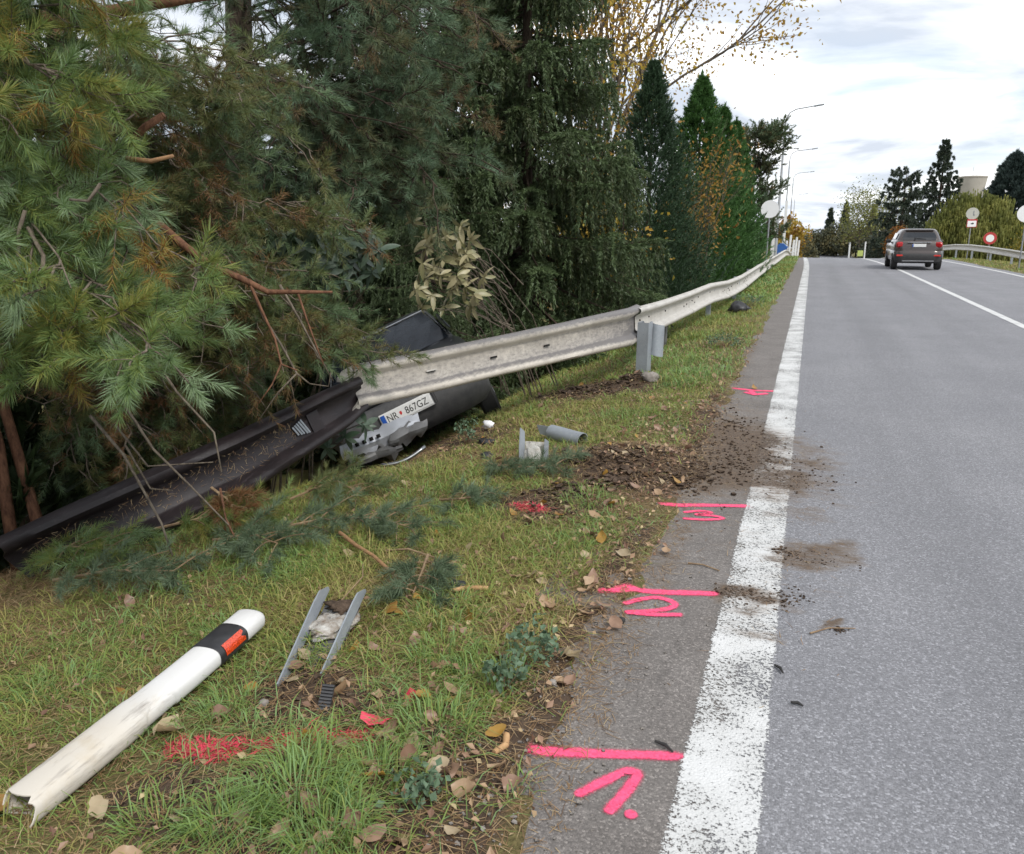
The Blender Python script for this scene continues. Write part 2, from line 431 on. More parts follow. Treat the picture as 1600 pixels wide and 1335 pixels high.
def soilmat():
    t = NT('soil_and_thatch'); p = t.pos(False)
    s = t.attr('soil')
    n1 = t.noise(p, 20, 7, .7); n2 = t.noise(p, 3, 5); n3 = t.noise(p, 75, 4, .7)
    earth = t.mix(t.ramp(n1, [(.3, 0.), (.7, 1.)]), (.050, .034, .024), (.125, .088, .062))
    thatch = t.mix(t.ramp(n3, [(.35, 0.), (.65, 1.)]), (.10, .074, .036), (.22, .175, .08))
    thatch = t.mix(t.ramp(n2, [(.4, 0.), (.65, .8)]), thatch, (.105, .125, .038))
    col = t.mix(t.ramp(t.math('ADD', s, t.math('MULTIPLY', t.math('SUBTRACT', n1, .5), .8)), [(.25, 0.), (.5, 1.)]), thatch, earth)
    return t.done(t.bsdf(col, .95, 0, t.bump(t.math('ADD', n1, t.math('MULTIPLY', n3, .5)), .8, .03), .15))
M['soil'] = soilmat()
M['clod'] = plain('earth_clods', (.055, .038, .027), (.14, .10, .072), 45, .95, 0, .8, 120, .15)

def railmat(name, c1, c2, grime, amt, metal=0.0, rough=.5):
    t = NT(name); p = t.pos()
    n = t.noise(p, 3.2, 6, .65); n2 = t.noise(p, 22, 6, .7)
    col = t.mix(t.ramp(n, [(.3, 0.), (.7, 1.)]), c1, c2)
    sc = t.noise(t.N('ShaderNodeMapping', {'Vector': p, 'Scale': (9, .8, 9)}).outputs[0], 5, 6, .7)
    col = t.mix(t.ramp(sc, [(.55, 0.), (.72, .5)]), col, grime)
    # grime sits on the parts turned up to the sky and in spots
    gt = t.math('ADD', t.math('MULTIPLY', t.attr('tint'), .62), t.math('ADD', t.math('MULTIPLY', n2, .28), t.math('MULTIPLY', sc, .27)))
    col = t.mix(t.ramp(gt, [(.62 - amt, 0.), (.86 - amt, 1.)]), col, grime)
    col = t.mix(t.ramp(t.noise(p, 60, 3, .6), [(.68, 0.), (.74, .8)]), col, (.05, .04, .035))
    return t.done(t.bsdf(col, rough, metal, t.bump(n2, .12, .01), .4))
M['rail_white'] = railmat('weathered_cream_rail', (.60, .55, .475), (.44, .40, .345), (.15, .14, .135), .22)
M['rail_pale'] = railmat('pale_grey_rail', (.52, .50, .455), (.40, .375, .335), (.20, .19, .175), .02)
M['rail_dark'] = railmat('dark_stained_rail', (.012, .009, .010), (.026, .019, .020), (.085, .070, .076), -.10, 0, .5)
M['galv'] = railmat('galvanised_steel', (.36, .39, .42), (.27, .29, .31), (.48, .49, .49), -.18, .35, .5)
M['galv_dark'] = railmat('stained_steel', (.12, .12, .125), (.18, .18, .18), (.06, .05, .045), -.05, .3, .55)
M['concrete'] = plain('old_concrete', (.55, .54, .50), (.20, .15, .11), 26, .9, 0, .8, 60, .2)
M['concrete_white'] = plain('pale_concrete_fill', (.60, .59, .55), (.38, .35, .30), 34, .9, 0, .7, 80, .2)
M['hole'] = plain('bolt_hole', (.01, .009, .008), None, rough=.9)
def postmat():
    t = NT('dirty_white_plastic'); p = t.pos()
    n = t.noise(p, 7, 6, .7); n2 = t.noise(t.N('ShaderNodeMapping', {'Vector': p, 'Scale': (1.2, 9, 9)}).outputs[0], 3.5, 6, .7)
    sx = t.N('ShaderNodeSeparateXYZ', {0: p}).outputs['X']
    low = t.N('ShaderNodeMapRange', {'Value': sx, 'From Min': .30, 'From Max': .56, 'To Min': .50, 'To Max': 0.}).outputs[0]
    col = t.mix(t.math('ADD', low, t.ramp(n, [(.55, 0.), (.8, .35)])), (.66, .65, .63), (.48, .40, .28))
    sc = t.math('MULTIPLY', t.ramp(n2, [(.52, 0.), (.7, 1.)]), t.N('ShaderNodeMapRange', {'Value': sx, 'From Min': .56, 'From Max': .44, 'To Min': .12, 'To Max': .85}).outputs[0])
    col = t.mix(sc, col, (.24, .21, .18))
    return t.done(t.bsdf(col, .5, 0, t.bump(n, .08, .01), .4))
M['plastic_white'] = postmat()
M['plastic_black'] = plain('black_plastic', (.018, .018, .02), (.04, .04, .042), 14, .42)
def reflector(name, c):
    t = NT(name); p = t.pos()
    v = t.N('ShaderNodeTexVoronoi', {'Vector': p, 'Scale': 160.0})
    return t.done(t.bsdf(t.mix(t.ramp(v.outputs['Distance'], [(.2, 0.), (.6, 1.)]), c, [q * .55 for q in c]), .15, 0, t.bump(v.outputs['Distance'], .4, .003), .8))
M['reflector'] = reflector('orange_red_reflector', (.85, .075, .015))
def spray(name):
    t = NT(name); p = t.pos(False)
    ed = t.attr('edge')
    n = t.noise(p, 95, 4, .7); n2 = t.noise(p, 420, 2, .7)
    st = t.N('ShaderNodeTexVoronoi', {'Vector': p, 'Scale': 150.0})
    rnd = t.N('ShaderNodeSeparateColor', {0: st.outputs['Color']}).outputs[0]
    core = t.ramp(t.math('ADD', ed, t.math('MULTIPLY', t.math('SUBTRACT', n, .5), .55)), [(.40, 0.), (.66, 1.)])
    pit = t.ramp(t.math('ADD', rnd, t.math('MULTIPLY', ed, .35)), [(.14, .15), (.40, 1.)])
    mist = t.ramp(t.math('ADD', t.math('MULTIPLY', ed, .8), n2), [(.72, 0.), (.98, .55)])
    a = t.math('MAXIMUM', t.math('MULTIPLY', core, pit), mist)
    col = t.mix(t.ramp(n, [(.35, 0.), (.7, 1.)]), (.76, .068, .15), (.92, .125, .25))
    b = t.bsdf(col, .85, 0, None, .2)
    tr = t.N('ShaderNodeBsdfTransparent')
    m = t.N('ShaderNodeMixShader', {0: a}); t.t.links.new(tr.outputs[0], m.inputs[1]); t.t.links.new(b.outputs[0], m.inputs[2])
    return t.done(m)
M['spray'] = spray('pink_marker_paint')
M['pink_solid'] = plain('pink_paint_on_leaf', (.82, .07, .13), (.6, .05, .09), 30, .6)
M['glass_dark'] = plain('dark_window_glass', (.012, .014, .017), (.02, .024, .03), 4, .06, 0, 0, 1, .5)
M['glass_wreck'] = plain('dirty_windscreen', (.010, .012, .016), (.028, .034, .042), 5, .16, 0, .1, 9, .22)
M['rubber'] = plain('tyre_rubber', (.018, .018, .018), (.035, .033, .03), 20, .85)
M['black_trim'] = plain('black_trim', (.02, .02, .021), (.035, .034, .033), 12, .6)
M['alloy'] = plain('wheel_alloy', (.30, .30, .31), (.20, .2, .2), 14, .35, .7)
M['red_lens'] = plain('red_lens', (.42, .012, .014), (.30, .01, .012), 30, .18)
M['red_refl'] = plain('red_reflector', (.55, .03, .02), None, rough=.25)
M['plate'] = plain('plate_white', (.72, .72, .70), (.66, .66, .64), 30, .35)
M['plate_blue'] = plain('plate_blue', (.02, .09, .38), None, rough=.35)
M['ink'] = plain('black_ink', (.012, .012, .012), None, rough=.5)
M['ink_red'] = plain('red_ink', (.5, .03, .03), None, rough=.5)
M['ink_gold'] = plain('yellow_ink', (.7, .5, .03), None, rough=.5)
def carpaint(name, c, flake=.5, rough=.32):
    t = NT(name); p = t.pos()
    n = t.noise(p, 5, 6, .65)
    col = t.mix(t.ramp(n, [(.35, 0.), (.75, .35)]), c, [q * .6 + .03 for q in c])
    return t.done(t.bsdf(col, rough, flake, None, .5, **{'Coat Weight': .6, 'Coat Roughness': .08}))
M['paint_bronze'] = carpaint('bronze_grey_car_paint', (.075, .060, .054))
M['paint_graphite'] = carpaint('graphite_car_paint', (.070, .072, .078), .35, .42)
M['paint_silver'] = carpaint('silver_car_paint', (.50, .52, .56), .3, .4)
M['bumper_grey'] = plain('scuffed_grey_bumper', (.055, .055, .058), (.10, .098, .095), 9, .55)
M['chrome'] = plain('dull_chrome', (.42, .43, .44), (.25, .25, .25), 12, .25, .9)
M['sign_white'] = plain('white_sign_face', (.86, .86, .86), (.82, .82, .82), 3, .45)
M['sign_cream'] = plain('grey_sign_back', (.52, .51, .45), (.44, .44, .40), 5, .45)
M['sign_red'] = plain('red_sign_ring', (.50, .05, .05), (.42, .045, .045), 5, .45)
M['pole'] = plain('grey_steel_pole', (.33, .34, .35), (.24, .25, .26), 9, .5, .4)
M['lamp'] = plain('pale_lamp_steel', (.42, .43, .44), (.34, .35, .36), 6, .5, .3)
M['blue'] = plain('blue_sheeting', (.022, .105, .34), (.018, .08, .27), 6, .5)
M['white_paint'] = plain('white_painted_steel', (.70, .70, .68), (.60, .60, .58), 6, .55)
M['tower'] = plain('pale_concrete', (.44, .41, .36), (.36, .335, .295), .35, .8)
M['hivis'] = plain('yellow_sign_face', (.46, .52, .14), (.40, .46, .12), 4, .5)
M['stone'] = plain('grey_stone', (.30, .27, .24), (.17, .15, .13), 30, .9, 0, .5, 70)
M['stick'] = plain('broken_wood', (.36, .20, .09), (.22, .12, .06), 40, .8, 0, .4, 120)
M['splinter'] = plain('split_pale_wood', (.50, .31, .15), (.36, .2, .09), 40, .8)

# ------------------------------------------------------------------ ground and road
def axis(*segs):
    out = [segs[0][0]]
    for a, b, st in segs:
        n = max(1, int(round((b - a) / st)))
        out += [a + (b - a) * (i + 1) / n for i in range(n)]
    return np.array(out)
def grid_faces(nx, ny):
    i = np.arange(nx - 1)[:, None] * ny + np.arange(ny - 1)[None]
    return np.stack([i, i + ny, i + ny + 1, i + 1], -1).reshape(-1, 4)

xs = np.concatenate([axis((-700, -60, 90), (-60, -12, 6), (-12, -5, .5), (-5, -2.4, .1), (-2.4, -.4, .035), (-.4, 7, 1.2), (7, 11, .25), (11, 60, 6), (60, 700, 90))])
ys = np.concatenate([axis((-30, .6, 4), (.6, 6.6, .04), (6.6, 11, .08), (11, 24, .3), (24, 80, 1.5), (80, 200, 10), (200, 1500, 130))])
X, Y = np.meshgrid(xs, ys, indexing='ij')
Z = gz(X, Y)
soil_me = soup('ground', np.stack([X, Y, Z], -1).reshape(-1, 3), grid_faces(len(xs), len(ys)), M['soil'], smooth=True, attrs={'soil': soil_mask(X, Y).ravel()})
link('ground', soil_me, kind='structure')

DIRT = [(-.45, 5.75, .46, 1.05, 1.05), (-.12, 5.15, .28, .50, .92), (.03, 5.75, .32, .55, .72), (-.10, 3.37, .17, .17, 1.05), (.12, 3.92, .24, .16, .8), (.02, 3.65, .25, .3, .35), (.22, 3.17, .07, .05, .9),
        (-.58, 4.9, .3, .35, .9), (-.45, 6.8, .35, .9, .55), (-.62, 3.4, .2, 1.4, .5), (-.60, 2.3, .1, .6, .45), (-.1, 2.95, .09, .06, .7), (-.15, 3.05, .2, .2, .4), (.16, 5.2, .4, .6, .5), (.05, 4.55, .2, .25, .5), (-.3, 4.1, .35, .5, .35)]
def dirt_mask(x, y):
    m = np.zeros(x.shape)
    x, y = x + (fbm(x * 3.1, y * 3.1, 51) - .5) * .38 + (fbm(x * 11, y * 11, 53) - .5) * .10, y + (fbm(x * 3.1, y * 3.1, 52) - .5) * .55 + (fbm(x * 11, y * 11, 54) - .5) * .12
    for cx, cy, rx, ry, w in DIRT:
        r = np.sqrt(((x - cx) / rx) ** 2 + ((y - cy) / ry) ** 2)
        m = np.maximum(m, w * np.clip(1.5 - r, 0, 1))
    return np.clip(m * (.55 + .9 * fbm(x * 5, y * 11, 77, 3)), 0, 1)
def sheet(name, xs, ys, dz, mat):
    X, Y = np.meshgrid(xs, ys, indexing='ij')
    P = np.stack([X, Y, crest(Y) + dz], -1).reshape(-1, 3)
    return link(name, soup(name, P, grid_faces(len(xs), len(ys)), mat, smooth=True, attrs={'dirt': dirt_mask(X, Y).ravel()}), kind='structure')
road_y = axis((-30, 1.4, 4), (1.4, 8, .04), (8, 44, 2), (44, 72, .7), (72, 300, 12))
sheet('road', axis((-1.0, .6, .03), (.6, 7.4, .8)), road_y, 0.0, M['asphalt'])
def bend(y):                      # beyond the crest the road swings a little to the left
    return -.0022 * np.clip(np.asarray(y) - 34, 0, None) ** 2
def strip(name, xc, w, mat, y0=-8, y1=120, dz=.004, swing=1.0):
    ys = road_y[(road_y >= y0) & (road_y <= y1)]
    us = np.array([-.5, -.47, -.43, -.2, 0, .2, .43, .47, .5]) * w
    U, Y = np.meshgrid(us, ys, indexing='ij')
    Xx = xc + U + bend(Y) * swing
    P = np.stack([Xx, Y, crest(Y) + dz], -1).reshape(-1, 3)
    return link(name, soup(name, P, grid_faces(len(us), len(ys)), mat, smooth=True, attrs={'dirt': dirt_mask(Xx, Y).ravel(), 'rim': np.clip((np.abs(U) / w - .42) / .08, 0, 1).ravel()}), kind='structure')
strip('edge_line', -.12, .255, M['edge_paint'], swing=.3)
strip('centre_line', 3.41, .15, M['line_paint'])
strip('far_edge_line', 6.90, .15, M['line_paint'])

# ------------------------------------------------------------------ guardrails
def profile(hh, depth=.075, th=.004, folds=1.0):
    """closed outline of a W beam: (across, out)"""
    k = hh / .20
    a = [(-.200, .012), (-.188, .050), (-.168, .072), (-.138, .075), (-.112, .058), (-.092, .012), (-.075, .0), (.075, .0), (.092, .012), (.112, .058), (.138, .075), (.168, .072), (.188, .050), (.200, .012)]
    a = [(u * k, w * depth / .075) for u, w in a]
    return a + [(u, w - th) for u, w in reversed(a)]
UPFACE = [.3, .15, .15, .2, .5, .6, .4, .3, .1, .1, .25, .5, .7, .55]
BASE = [1.0]
def sweep(name, keys, hh, mat, parent, n=24, dent=.0, seed=0, grime=1.0, deep=1.0, smear=0.0, **k):
    """keys: (t, centre, across, out)"""
    prof = profile(hh)
    rings = []; tints = []
    rr = np.random.default_rng(seed)
    kt = [q[0] for q in keys]
    def lerp(i, t): return Vector([np.interp(t, kt, [q[i][c] for q in keys]) for c in range(3)])
    mb = MB()
    for i in range(n + 1):
        t = i / n
        c = lerp(1, t); a = lerp(2, t); sc_ = a.length / BASE[0]; a = a.normalized(); o = lerp(3, t); o = (o - a * o.dot(a)).normalized()
        rg = []
        for j, (u, w) in enumerate(prof):
            d = dent * (vnoise(np.array(t * 9.0 + seed), np.array(u * 9.), seed) - .5) if dent else 0
            rg.append(c + a * (u * sc_ + float(d) * .5) + o * (w * sc_ * deep + float(d)))
        rings.append(rg)
    mb.loft(rings)
    m = len(prof); half = m // 2
    tl = UPFACE + list(reversed(UPFACE))
    mb.t = [min(1.2, tl[j] * grime + smear * math.exp(-i_ / n / .13) * (.35 + .5 * tl[j])) for i_ in range(len(rings)) for j in range(m)]
    return mb.obj(name, mat, parent, smooth=True, angle=50, **k)

def rail_x(y): return float(np.interp(y, [9.2, 11.7, 13.2, 14.9, 17.5, 20, 26, 54, 70], [-1.84, -1.83, -1.78, -1.70, -1.56, -1.51, -1.50, -1.40, -1.35]))
def rail_z(y): return float(crest(y)) + float(np.interp(y, [9.2, 10.4, 11.7, 13.4, 14.9, 17.5, 20, 25, 32, 41, 54], [.505, .46, .425, .41, .43, .35, .33, .325, .31, .28, .27]))
gr = empty('guardrail', (-1.87, 9.2, -.1), label='grey guardrail on posts along left verge, its near end torn and sagging over the wreck', cat='guardrail')
def put(o, root):                      # keep world placement under an Empty
    o.parent = root
    o.matrix_parent_inverse = Matrix.Translation(root.location).inverted() if root.rotation_euler[2] == 0 and root.rotation_euler[0] == 0 else root.matrix_basis.inverted()
    return o
seg = [9.2 + 4.0 * i for i in range(14)]
for i, y0 in enumerate(seg):
    y1 = y0 + 3.99
    keys = []
    for t in (0, .25, .5, .75, 1):
        y = y0 + (y1 - y0) * t
        kx = 0.0
        keys.append((t, (rail_x(y) + kx + .004 * (i % 2), y, rail_z(y)), (-.08, 0, 1), (1, 0, .08)))
    o = sweep('rail_beam', keys, .185, M['rail_pale'], None, n=14 if i < 4 else 6, dent=.012 if i < 3 else .0, seed=i, grime=.8)
    put(o, gr)
    if i < 4:
        for t in (.06, .12, .2, .5, .88, .94):
            b = MB(); y = y0 + 4 * t
            b.tube([(rail_x(y) - .002, y, rail_z(y) + .03 * math.sin(t * 40)), (rail_x(y) + .012, y, rail_z(y) + .03 * math.sin(t * 40))], .011, 6)
            put(b.obj('bolt', M['hole'], None), gr)
def c_post(mb, x, y, z0, z1, lean=(0, 0), w=.15, d=.08, th=.006, turn=0):
    """open C-section post"""
    out = [(-d / 2, -w / 2), (d / 2, -w / 2), (d / 2, -w / 2 + .025), (d / 2 - th, -w / 2 + .025), (d / 2 - th, -w / 2 + th), (-d / 2 + th, -w / 2 + th),
           (-d / 2 + th, w / 2 - th), (d / 2 - th, w / 2 - th), (d / 2 - th, w / 2 - .025), (d / 2, w / 2 - .025), (d / 2, w / 2), (-d / 2, w / 2)]
    ca, sa = math.cos(turn), math.sin(turn)
    rings = []
    for k in range(5):
        t = k / 4; z = z0 + (z1 - z0) * t
        rings.append([(x + ca * u - sa * v + lean[0] * t, y + sa * u + ca * v + lean[1] * t, z) for u, v in out])
    return mb.loft(rings)
py = 11.75
k = 0
while py < 60:
    mb = MB(); x = rail_x(py) - .10; zb = g1(x, py)
    c_post(mb, x, py, zb - .3, rail_z(py) + (.16 if k else -.05), lean=(.0, .03 if k == 0 else 0), turn=math.pi)
    put(mb.obj('post', M['galv_dark'] if k == 0 else M['galv'], None), gr)
    sp = MB()
    sp.tube([(x + .02, py, rail_z(py) + .0), (x + .10, py, rail_z(py) + .0)], .055, 10)
    put(sp.obj('spacer', M['galv'], None), gr)
    py += 4.0; k += 1
# the post the torn beam still hangs on, now standing in front of it, with its bent spacer
mb = MB()
c_post(mb, -1.72, 9.14, g1(-1.72, 9.14) - .3, .535, lean=(.015, -.04), w=.13, d=.165, turn=math.radians(84))
put(mb.obj('post', M['galv'], None, label='bare galvanised post standing in front of the torn beam'), gr)
mb = MB()
rings = []
for kk in range(6):
    t = kk / 5
    z = .505 - .36 * t
    rings.append([(-1.60 + .085 * math.cos(math.radians(a)) * r_, 9.28 + .085 * math.sin(math.radians(a)) * r_ - .03 * t, z - .02 * math.cos(math.radians(a))) for r_, sgn in ((1, 1), (.93, -1)) for a in (range(-170, 11, 20) if sgn == 1 else range(10, -171, -20))])
mb.loft(rings)
put(mb.obj('spacer', M['galv'], None, smooth=True, angle=40, label='curved steel spacer hanging beside the bare post'), gr)
# the torn length, still fastened at the far end
keys = [(0, (-1.85, 9.35, 0.500), (-0.0599, -0.02, 0.998), (0.86, -0.45, 0.1)), (0.1, (-1.87, 8.92, 0.488), (-0.0797, -0.0199, 0.9966), (0.86, -0.48, 0.12)), (0.5, (-2.54, 7.0, 0.435), (-0.1013, 0.0169, 0.8438), (0.78, -0.6, 0.2)), (0.86, (-2.98, 5.78, 0.4), (-0.1107, 0.0475, 0.7909), (0.68, -0.66, 0.28)), (1, (-3.17, 5.2, 0.395), (-0.134, 0.0744, 0.7444), (0.62, -0.66, 0.36))]
o = put(sweep('rail_beam', keys, .215, M['rail_white'], None, n=40, dent=.022, seed=31, grime=1.0, smear=.75, label='torn cream beam sagging away from its posts'), gr)
def beam_point(keys, t, u, w):
    kt = [q[0] for q in keys]
    L = lambda i: Vector([np.interp(t, kt, [q[i][c] for q in keys]) for c in range(3)])
    c, a, o = L(1), L(2).normalized(), L(3)
    o = (o - a * o.dot(a)).normalized()
    return c + a * u + o * w, a, o
for t in (.40, .58, .80):
    sl = MB()
    c, a, o_ = beam_point(keys, t, .0, .010); d = a.cross(o_)
    c2, _, _ = beam_point(keys, t + .012, .0, .010); d = (c2 - c).normalized()
    sl.box(c, (.085, .012, .018), Matrix((d, o_, a)).transposed())
    put(sl.obj('bolt_slot', M['hole'], None), gr)
pl = MB()
c, a, o_ = beam_point(keys, .80, -.005, .014); c2, _, _ = beam_point(keys, .81, -.005, .014); d = (c2 - c).normalized()
pl.box(c + a * .012, (.12, .006, .012), Matrix((d, o_, a)).transposed())
put(pl.obj('plate_washer', M['rail_pale'], None), gr)
# crumpled lips at the tear
for j, (u0, u1, s) in enumerate(((-.165, -.10, 1), (.08, .165, 2))):
    pts = []; fl = MB()
    for i in range(5):
        row = []
        for q in range(4):
            u = u0 + (u1 - u0) * q / 3
            c, a, o_ = beam_point(keys, 1.0, u, .05 - .05 * i / 4 + .018 * math.sin(i * 2.1 + q * 1.7 + s))
            dd = Vector((-.24, -.92, -.28)).normalized()
            row.append(c + dd * (.05 * i) * (1 - .3 * abs(q - 1.5)) + Vector((0, 0, -.02 * i * (j == 0))))
        pts.append(row)
    base = len(fl.v)
    fl.add([p for r in pts for p in r] + [p + Vector((.004, .004, .004)) for r in pts for p in r], [])
    for i in range(4):
        for q in range(3):
            a0 = base + i * 4 + q
            fl.f += [(a0, a0 + 1, a0 + 5, a0 + 4), (a0 + 24 - 4, a0 + 24, a0 + 25, a0 + 21)]
    put(fl.obj('torn_lip', M['rail_pale'], None), gr)

tg = empty('torn_guardrail', (-4.0, 2.89, -.28), label='dark stained guardrail beam torn off and sloping down into the pine branches', cat='guardrail')
keysd = [(0, (-3.14, 5.26, 0.345), (-0.0874, -0.0999, 0.6056), (0.66, -0.62, 0.42)), (0.09, (-3.19, 5.02, 0.285), (-0.16, -0.192, 0.76), (0.6, -0.6, 0.5)), (0.42, (-3.37, 4.09, 0.09), (-0.3345, -0.3148, 0.8657), (0.54, -0.54, 0.64)), (0.74, (-3.73, 3.24, -0.12), (-0.3807, -0.3606, 0.8515), (0.52, -0.5, 0.68)), (1, (-3.90, 2.86, -0.225), (-0.4215, -0.4215, 0.8029), (0.5, -0.46, 0.72))]
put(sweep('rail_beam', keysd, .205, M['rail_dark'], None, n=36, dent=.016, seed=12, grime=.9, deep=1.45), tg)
pb = MB()
for t, mm in ((.22, 0),):
    for q in range(5):
        c, a, o_ = beam_point(keysd, t + q * .008, .0, .012 + .006 * (q % 2)); c2, _, _ = beam_point(keysd, t + q * .008 + .01, .0, .012); d = (c2 - c).normalized()
        pb.box(c, (.014, .01, .12 - .012 * q), Matrix((d, o_, a)).transposed() @ rot('Y', 14))
put(pb.obj('scraped_patch', M['galv'], None, label='bare scraped metal ridges'), tg)
pb = MB()
c, a, o_ = beam_point(keysd, .185, -.01, .004); c2, _, _ = beam_point(keysd, .2, -.01, .004); d = (c2 - c).normalized()
pb.box(c, (.11, .02, .15), Matrix((d, o_, a)).transposed())
put(pb.obj('splice_plate', M['rail_dark'], None), tg)

# guardrail on the far side of the road
gf = empty('guardrail', (8.8, 33, 0), label='grey guardrail on far verge running behind the car below the red ringed sign', cat='guardrail')
def far_path(y):
    return (float(np.interp(y, [24, 45, 62, 75, 95], [9.2, 8.75, 7.9, 6.6, 3.4])), y, float(crest(y)) * .75 + .44 + float(np.interp(y, [40, 55, 75], [0, .25, .45])))
fy = list(np.linspace(24, 92, 18))
for i in range(17):
    a, b = far_path(fy[i]), far_path(fy[i + 1] - .01)
    o = sweep('rail_beam', [(0, a, (0, 0, 1), (-1, -.1, 0)), (1, b, (0, 0, 1), (-1, -.1, 0))], .17, M['rail_pale'], None, n=2, seed=i, grime=.6)
    put(o, gf)
    mb = MB(); c_post(mb, a[0] + .10, a[1], a[2] - 1.2, a[2] + .14)
    put(mb.obj('post', M['galv'], None), gf)

# ------------------------------------------------------------------ the delineator post knocked flat
dl = empty('delineator_post', (-1.935, 1.33, -.005), label='knocked down white roadside marker post with black band lying in grass', cat='marker post')
dl.rotation_euler = (math.radians(0), math.radians(-1.0), math.atan2(1.10, -.085))
def del_ring(x, grow=0.0, squash=1.0):
    out = []
    kink = .045 * math.exp(-((x - .47) / .035) ** 2)
    for i in range(28):
        a = 2 * math.pi * i / 28
        c, s_ = math.cos(a), math.sin(a)
        p = 2 / 2.7
        r_y, r_z = (.066 + grow), (.042 + grow) * squash
        y = r_y * math.copysign(abs(c) ** p, c); z = r_z * math.copysign(abs(s_) ** p, s_)
        if x < .47: y *= 1.07; z *= 1.05
        dent = kink * max(0, math.cos(a - math.radians(215)))
        y -= dent * c; z -= dent * s_
        out.append((x + .012 * math.sin(3 * a) * (x < .01) - .03 * (x < .01) * (c < -.5), y - .010 * math.sin(x * 2.8), z))
    return out
xsd = [0, .02, .12, .22, .32, .40, .44, .47, .50, .56, .65, .75, .86]
mb = MB(); rings = [del_ring(x) for x in xsd] + [del_ring(1.04), del_ring(1.10), del_ring(1.118, -.008), del_ring(1.124, -.025)]
mb.loft(rings, cap=False)
n_ = 28
mb.f.append(tuple((len(rings) - 1) * n_ + k for k in range(n_)))
inner = [del_ring(x, -.004) for x in (0, .10, .3, .6)]
b0 = len(mb.v)
mb.loft(list(reversed(inner)), cap=False)
for k in range(n_):        # rim of the open end
    mb.f.append((k, b0 + 3 * n_ + k, b0 + 3 * n_ + (k + 1) % n_, (k + 1) % n_))
mb.obj('body', M['plastic_white'], dl, smooth=True, angle=55)
mb = MB(); mb.loft([del_ring(.800, .0015), del_ring(.803, .003), del_ring(.89, .003), del_ring(.977, .003), del_ring(.98, .0015)], cap=False)
mb.obj('band', M['plastic_black'], dl, smooth=True, angle=55)
mb = MB()
R0 = [del_ring(.83, .006), del_ring(.875, .006), del_ring(.93, .006), del_ring(.957, .006)]
idx = [10, 11, 12, 13, 14]
vs = [R0[r][i] for r in range(4) for i in idx]
vs[3 * 5 + 2] = tuple(Vector(vs[3 * 5 + 2]) - Vector((.022, 0, 0)))
mb.add(vs, [(r * 5 + q, r * 5 + q + 1, r * 5 + q + 6, r * 5 + q + 5) for r in range(3) for q in range(4)])
mb.obj('reflector', M['reflector'], dl)

# ------------------------------------------------------------------ sheared posts and loose steel in the verge
sa = empty('guardrail_post', (-1.6, 2.2, -.03), label='flattened steel post stub in foreground soil, two flanges with broken concrete between', cat='post stub')
def flange(base, tip, depth, mat, root, name, w=.006):
    base, tip = Vector(base), Vector(tip)
    d = (tip - base); mb = MB(); rings = []
    side = Vector((1, .3, 0)).normalized()
    for i in range(9):
        t = i / 8
        c = base + d * t
        dp = depth * (.72 + .33 * t if t < .86 else 1.0 - (t - .86) / .14 * .72)
        up = Vector((-.12, -.35, .93)).normalized()
        rings.append([c - side * w / 2, c + side * w / 2, c + side * w / 2 + up * dp + side * .002, c - side * w / 2 + up * dp + side * .002])
    mb.loft(rings)
    return put(mb.obj(name, mat, None), root)
flange((-1.655, 2.12, -.06), (-1.82, 2.70, .055), .062, M['galv'], sa, 'flange')
flange((-1.545, 2.22, -.055), (-1.64, 2.70, .075), .055, M['galv'], sa, 'flange')
mb = MB(); rings = []
for i in range(7):
    t = i / 6
    a, b = Vector((-1.65, 2.14, -.06)).lerp(Vector((-1.795, 2.64, .03)), t), Vector((-1.545, 2.23, -.055)).lerp(Vector((-1.638, 2.64, .05)), t)
    rings.append([a, b, b + Vector((0, .01, -.02)), a + Vector((0, .01, -.02))])
mb.loft(rings); put(mb.obj('web', M['galv_dark'], None), sa)
def lump(name, c, size, mat, root=None, seed=0, res=10, rough=.35, **k):
    """an irregular closed lump"""
    vs = []; fs = []
    m = res * 2
    for i in range(res + 1):
        th = math.pi * i / res
        for j in range(m):
            ph = 2 * math.pi * j / m
            d = Vector((math.sin(th) * math.cos(ph), math.sin(th) * math.sin(ph), math.cos(th)))
            r = 1 + 1.7 * rough * (float(fbm(np.array(d.x * 1.7 + d.z * 2.3 + seed * 3.1), np.array(d.y * 2.6 - d.z * 1.9 + seed), seed, 5)) - .5) * 2
            vs.append((c[0] + d.x * size[0] * r, c[1] + d.y * size[1] * r, c[2] + d.z * size[2] * r))
    for i in range(res):
        for j in range(m):
            fs.append((i * m + j, i * m + (j + 1) % m, (i + 1) * m + (j + 1) % m, (i + 1) * m + j))
    o = MB().add(vs, fs).obj(name, mat, None, smooth=True, **k)
    return put(o, root) if root else o
lump('concrete_fill', (-1.68, 2.52, .012), (.068, .10, .020), M['concrete'], sa, 4, 14, .6)
lump('concrete_fill', (-1.705, 2.62, .03), (.066, .05, .022), M['clod'], sa, 9, 10, .5, label='clod of earth between the flange tips')

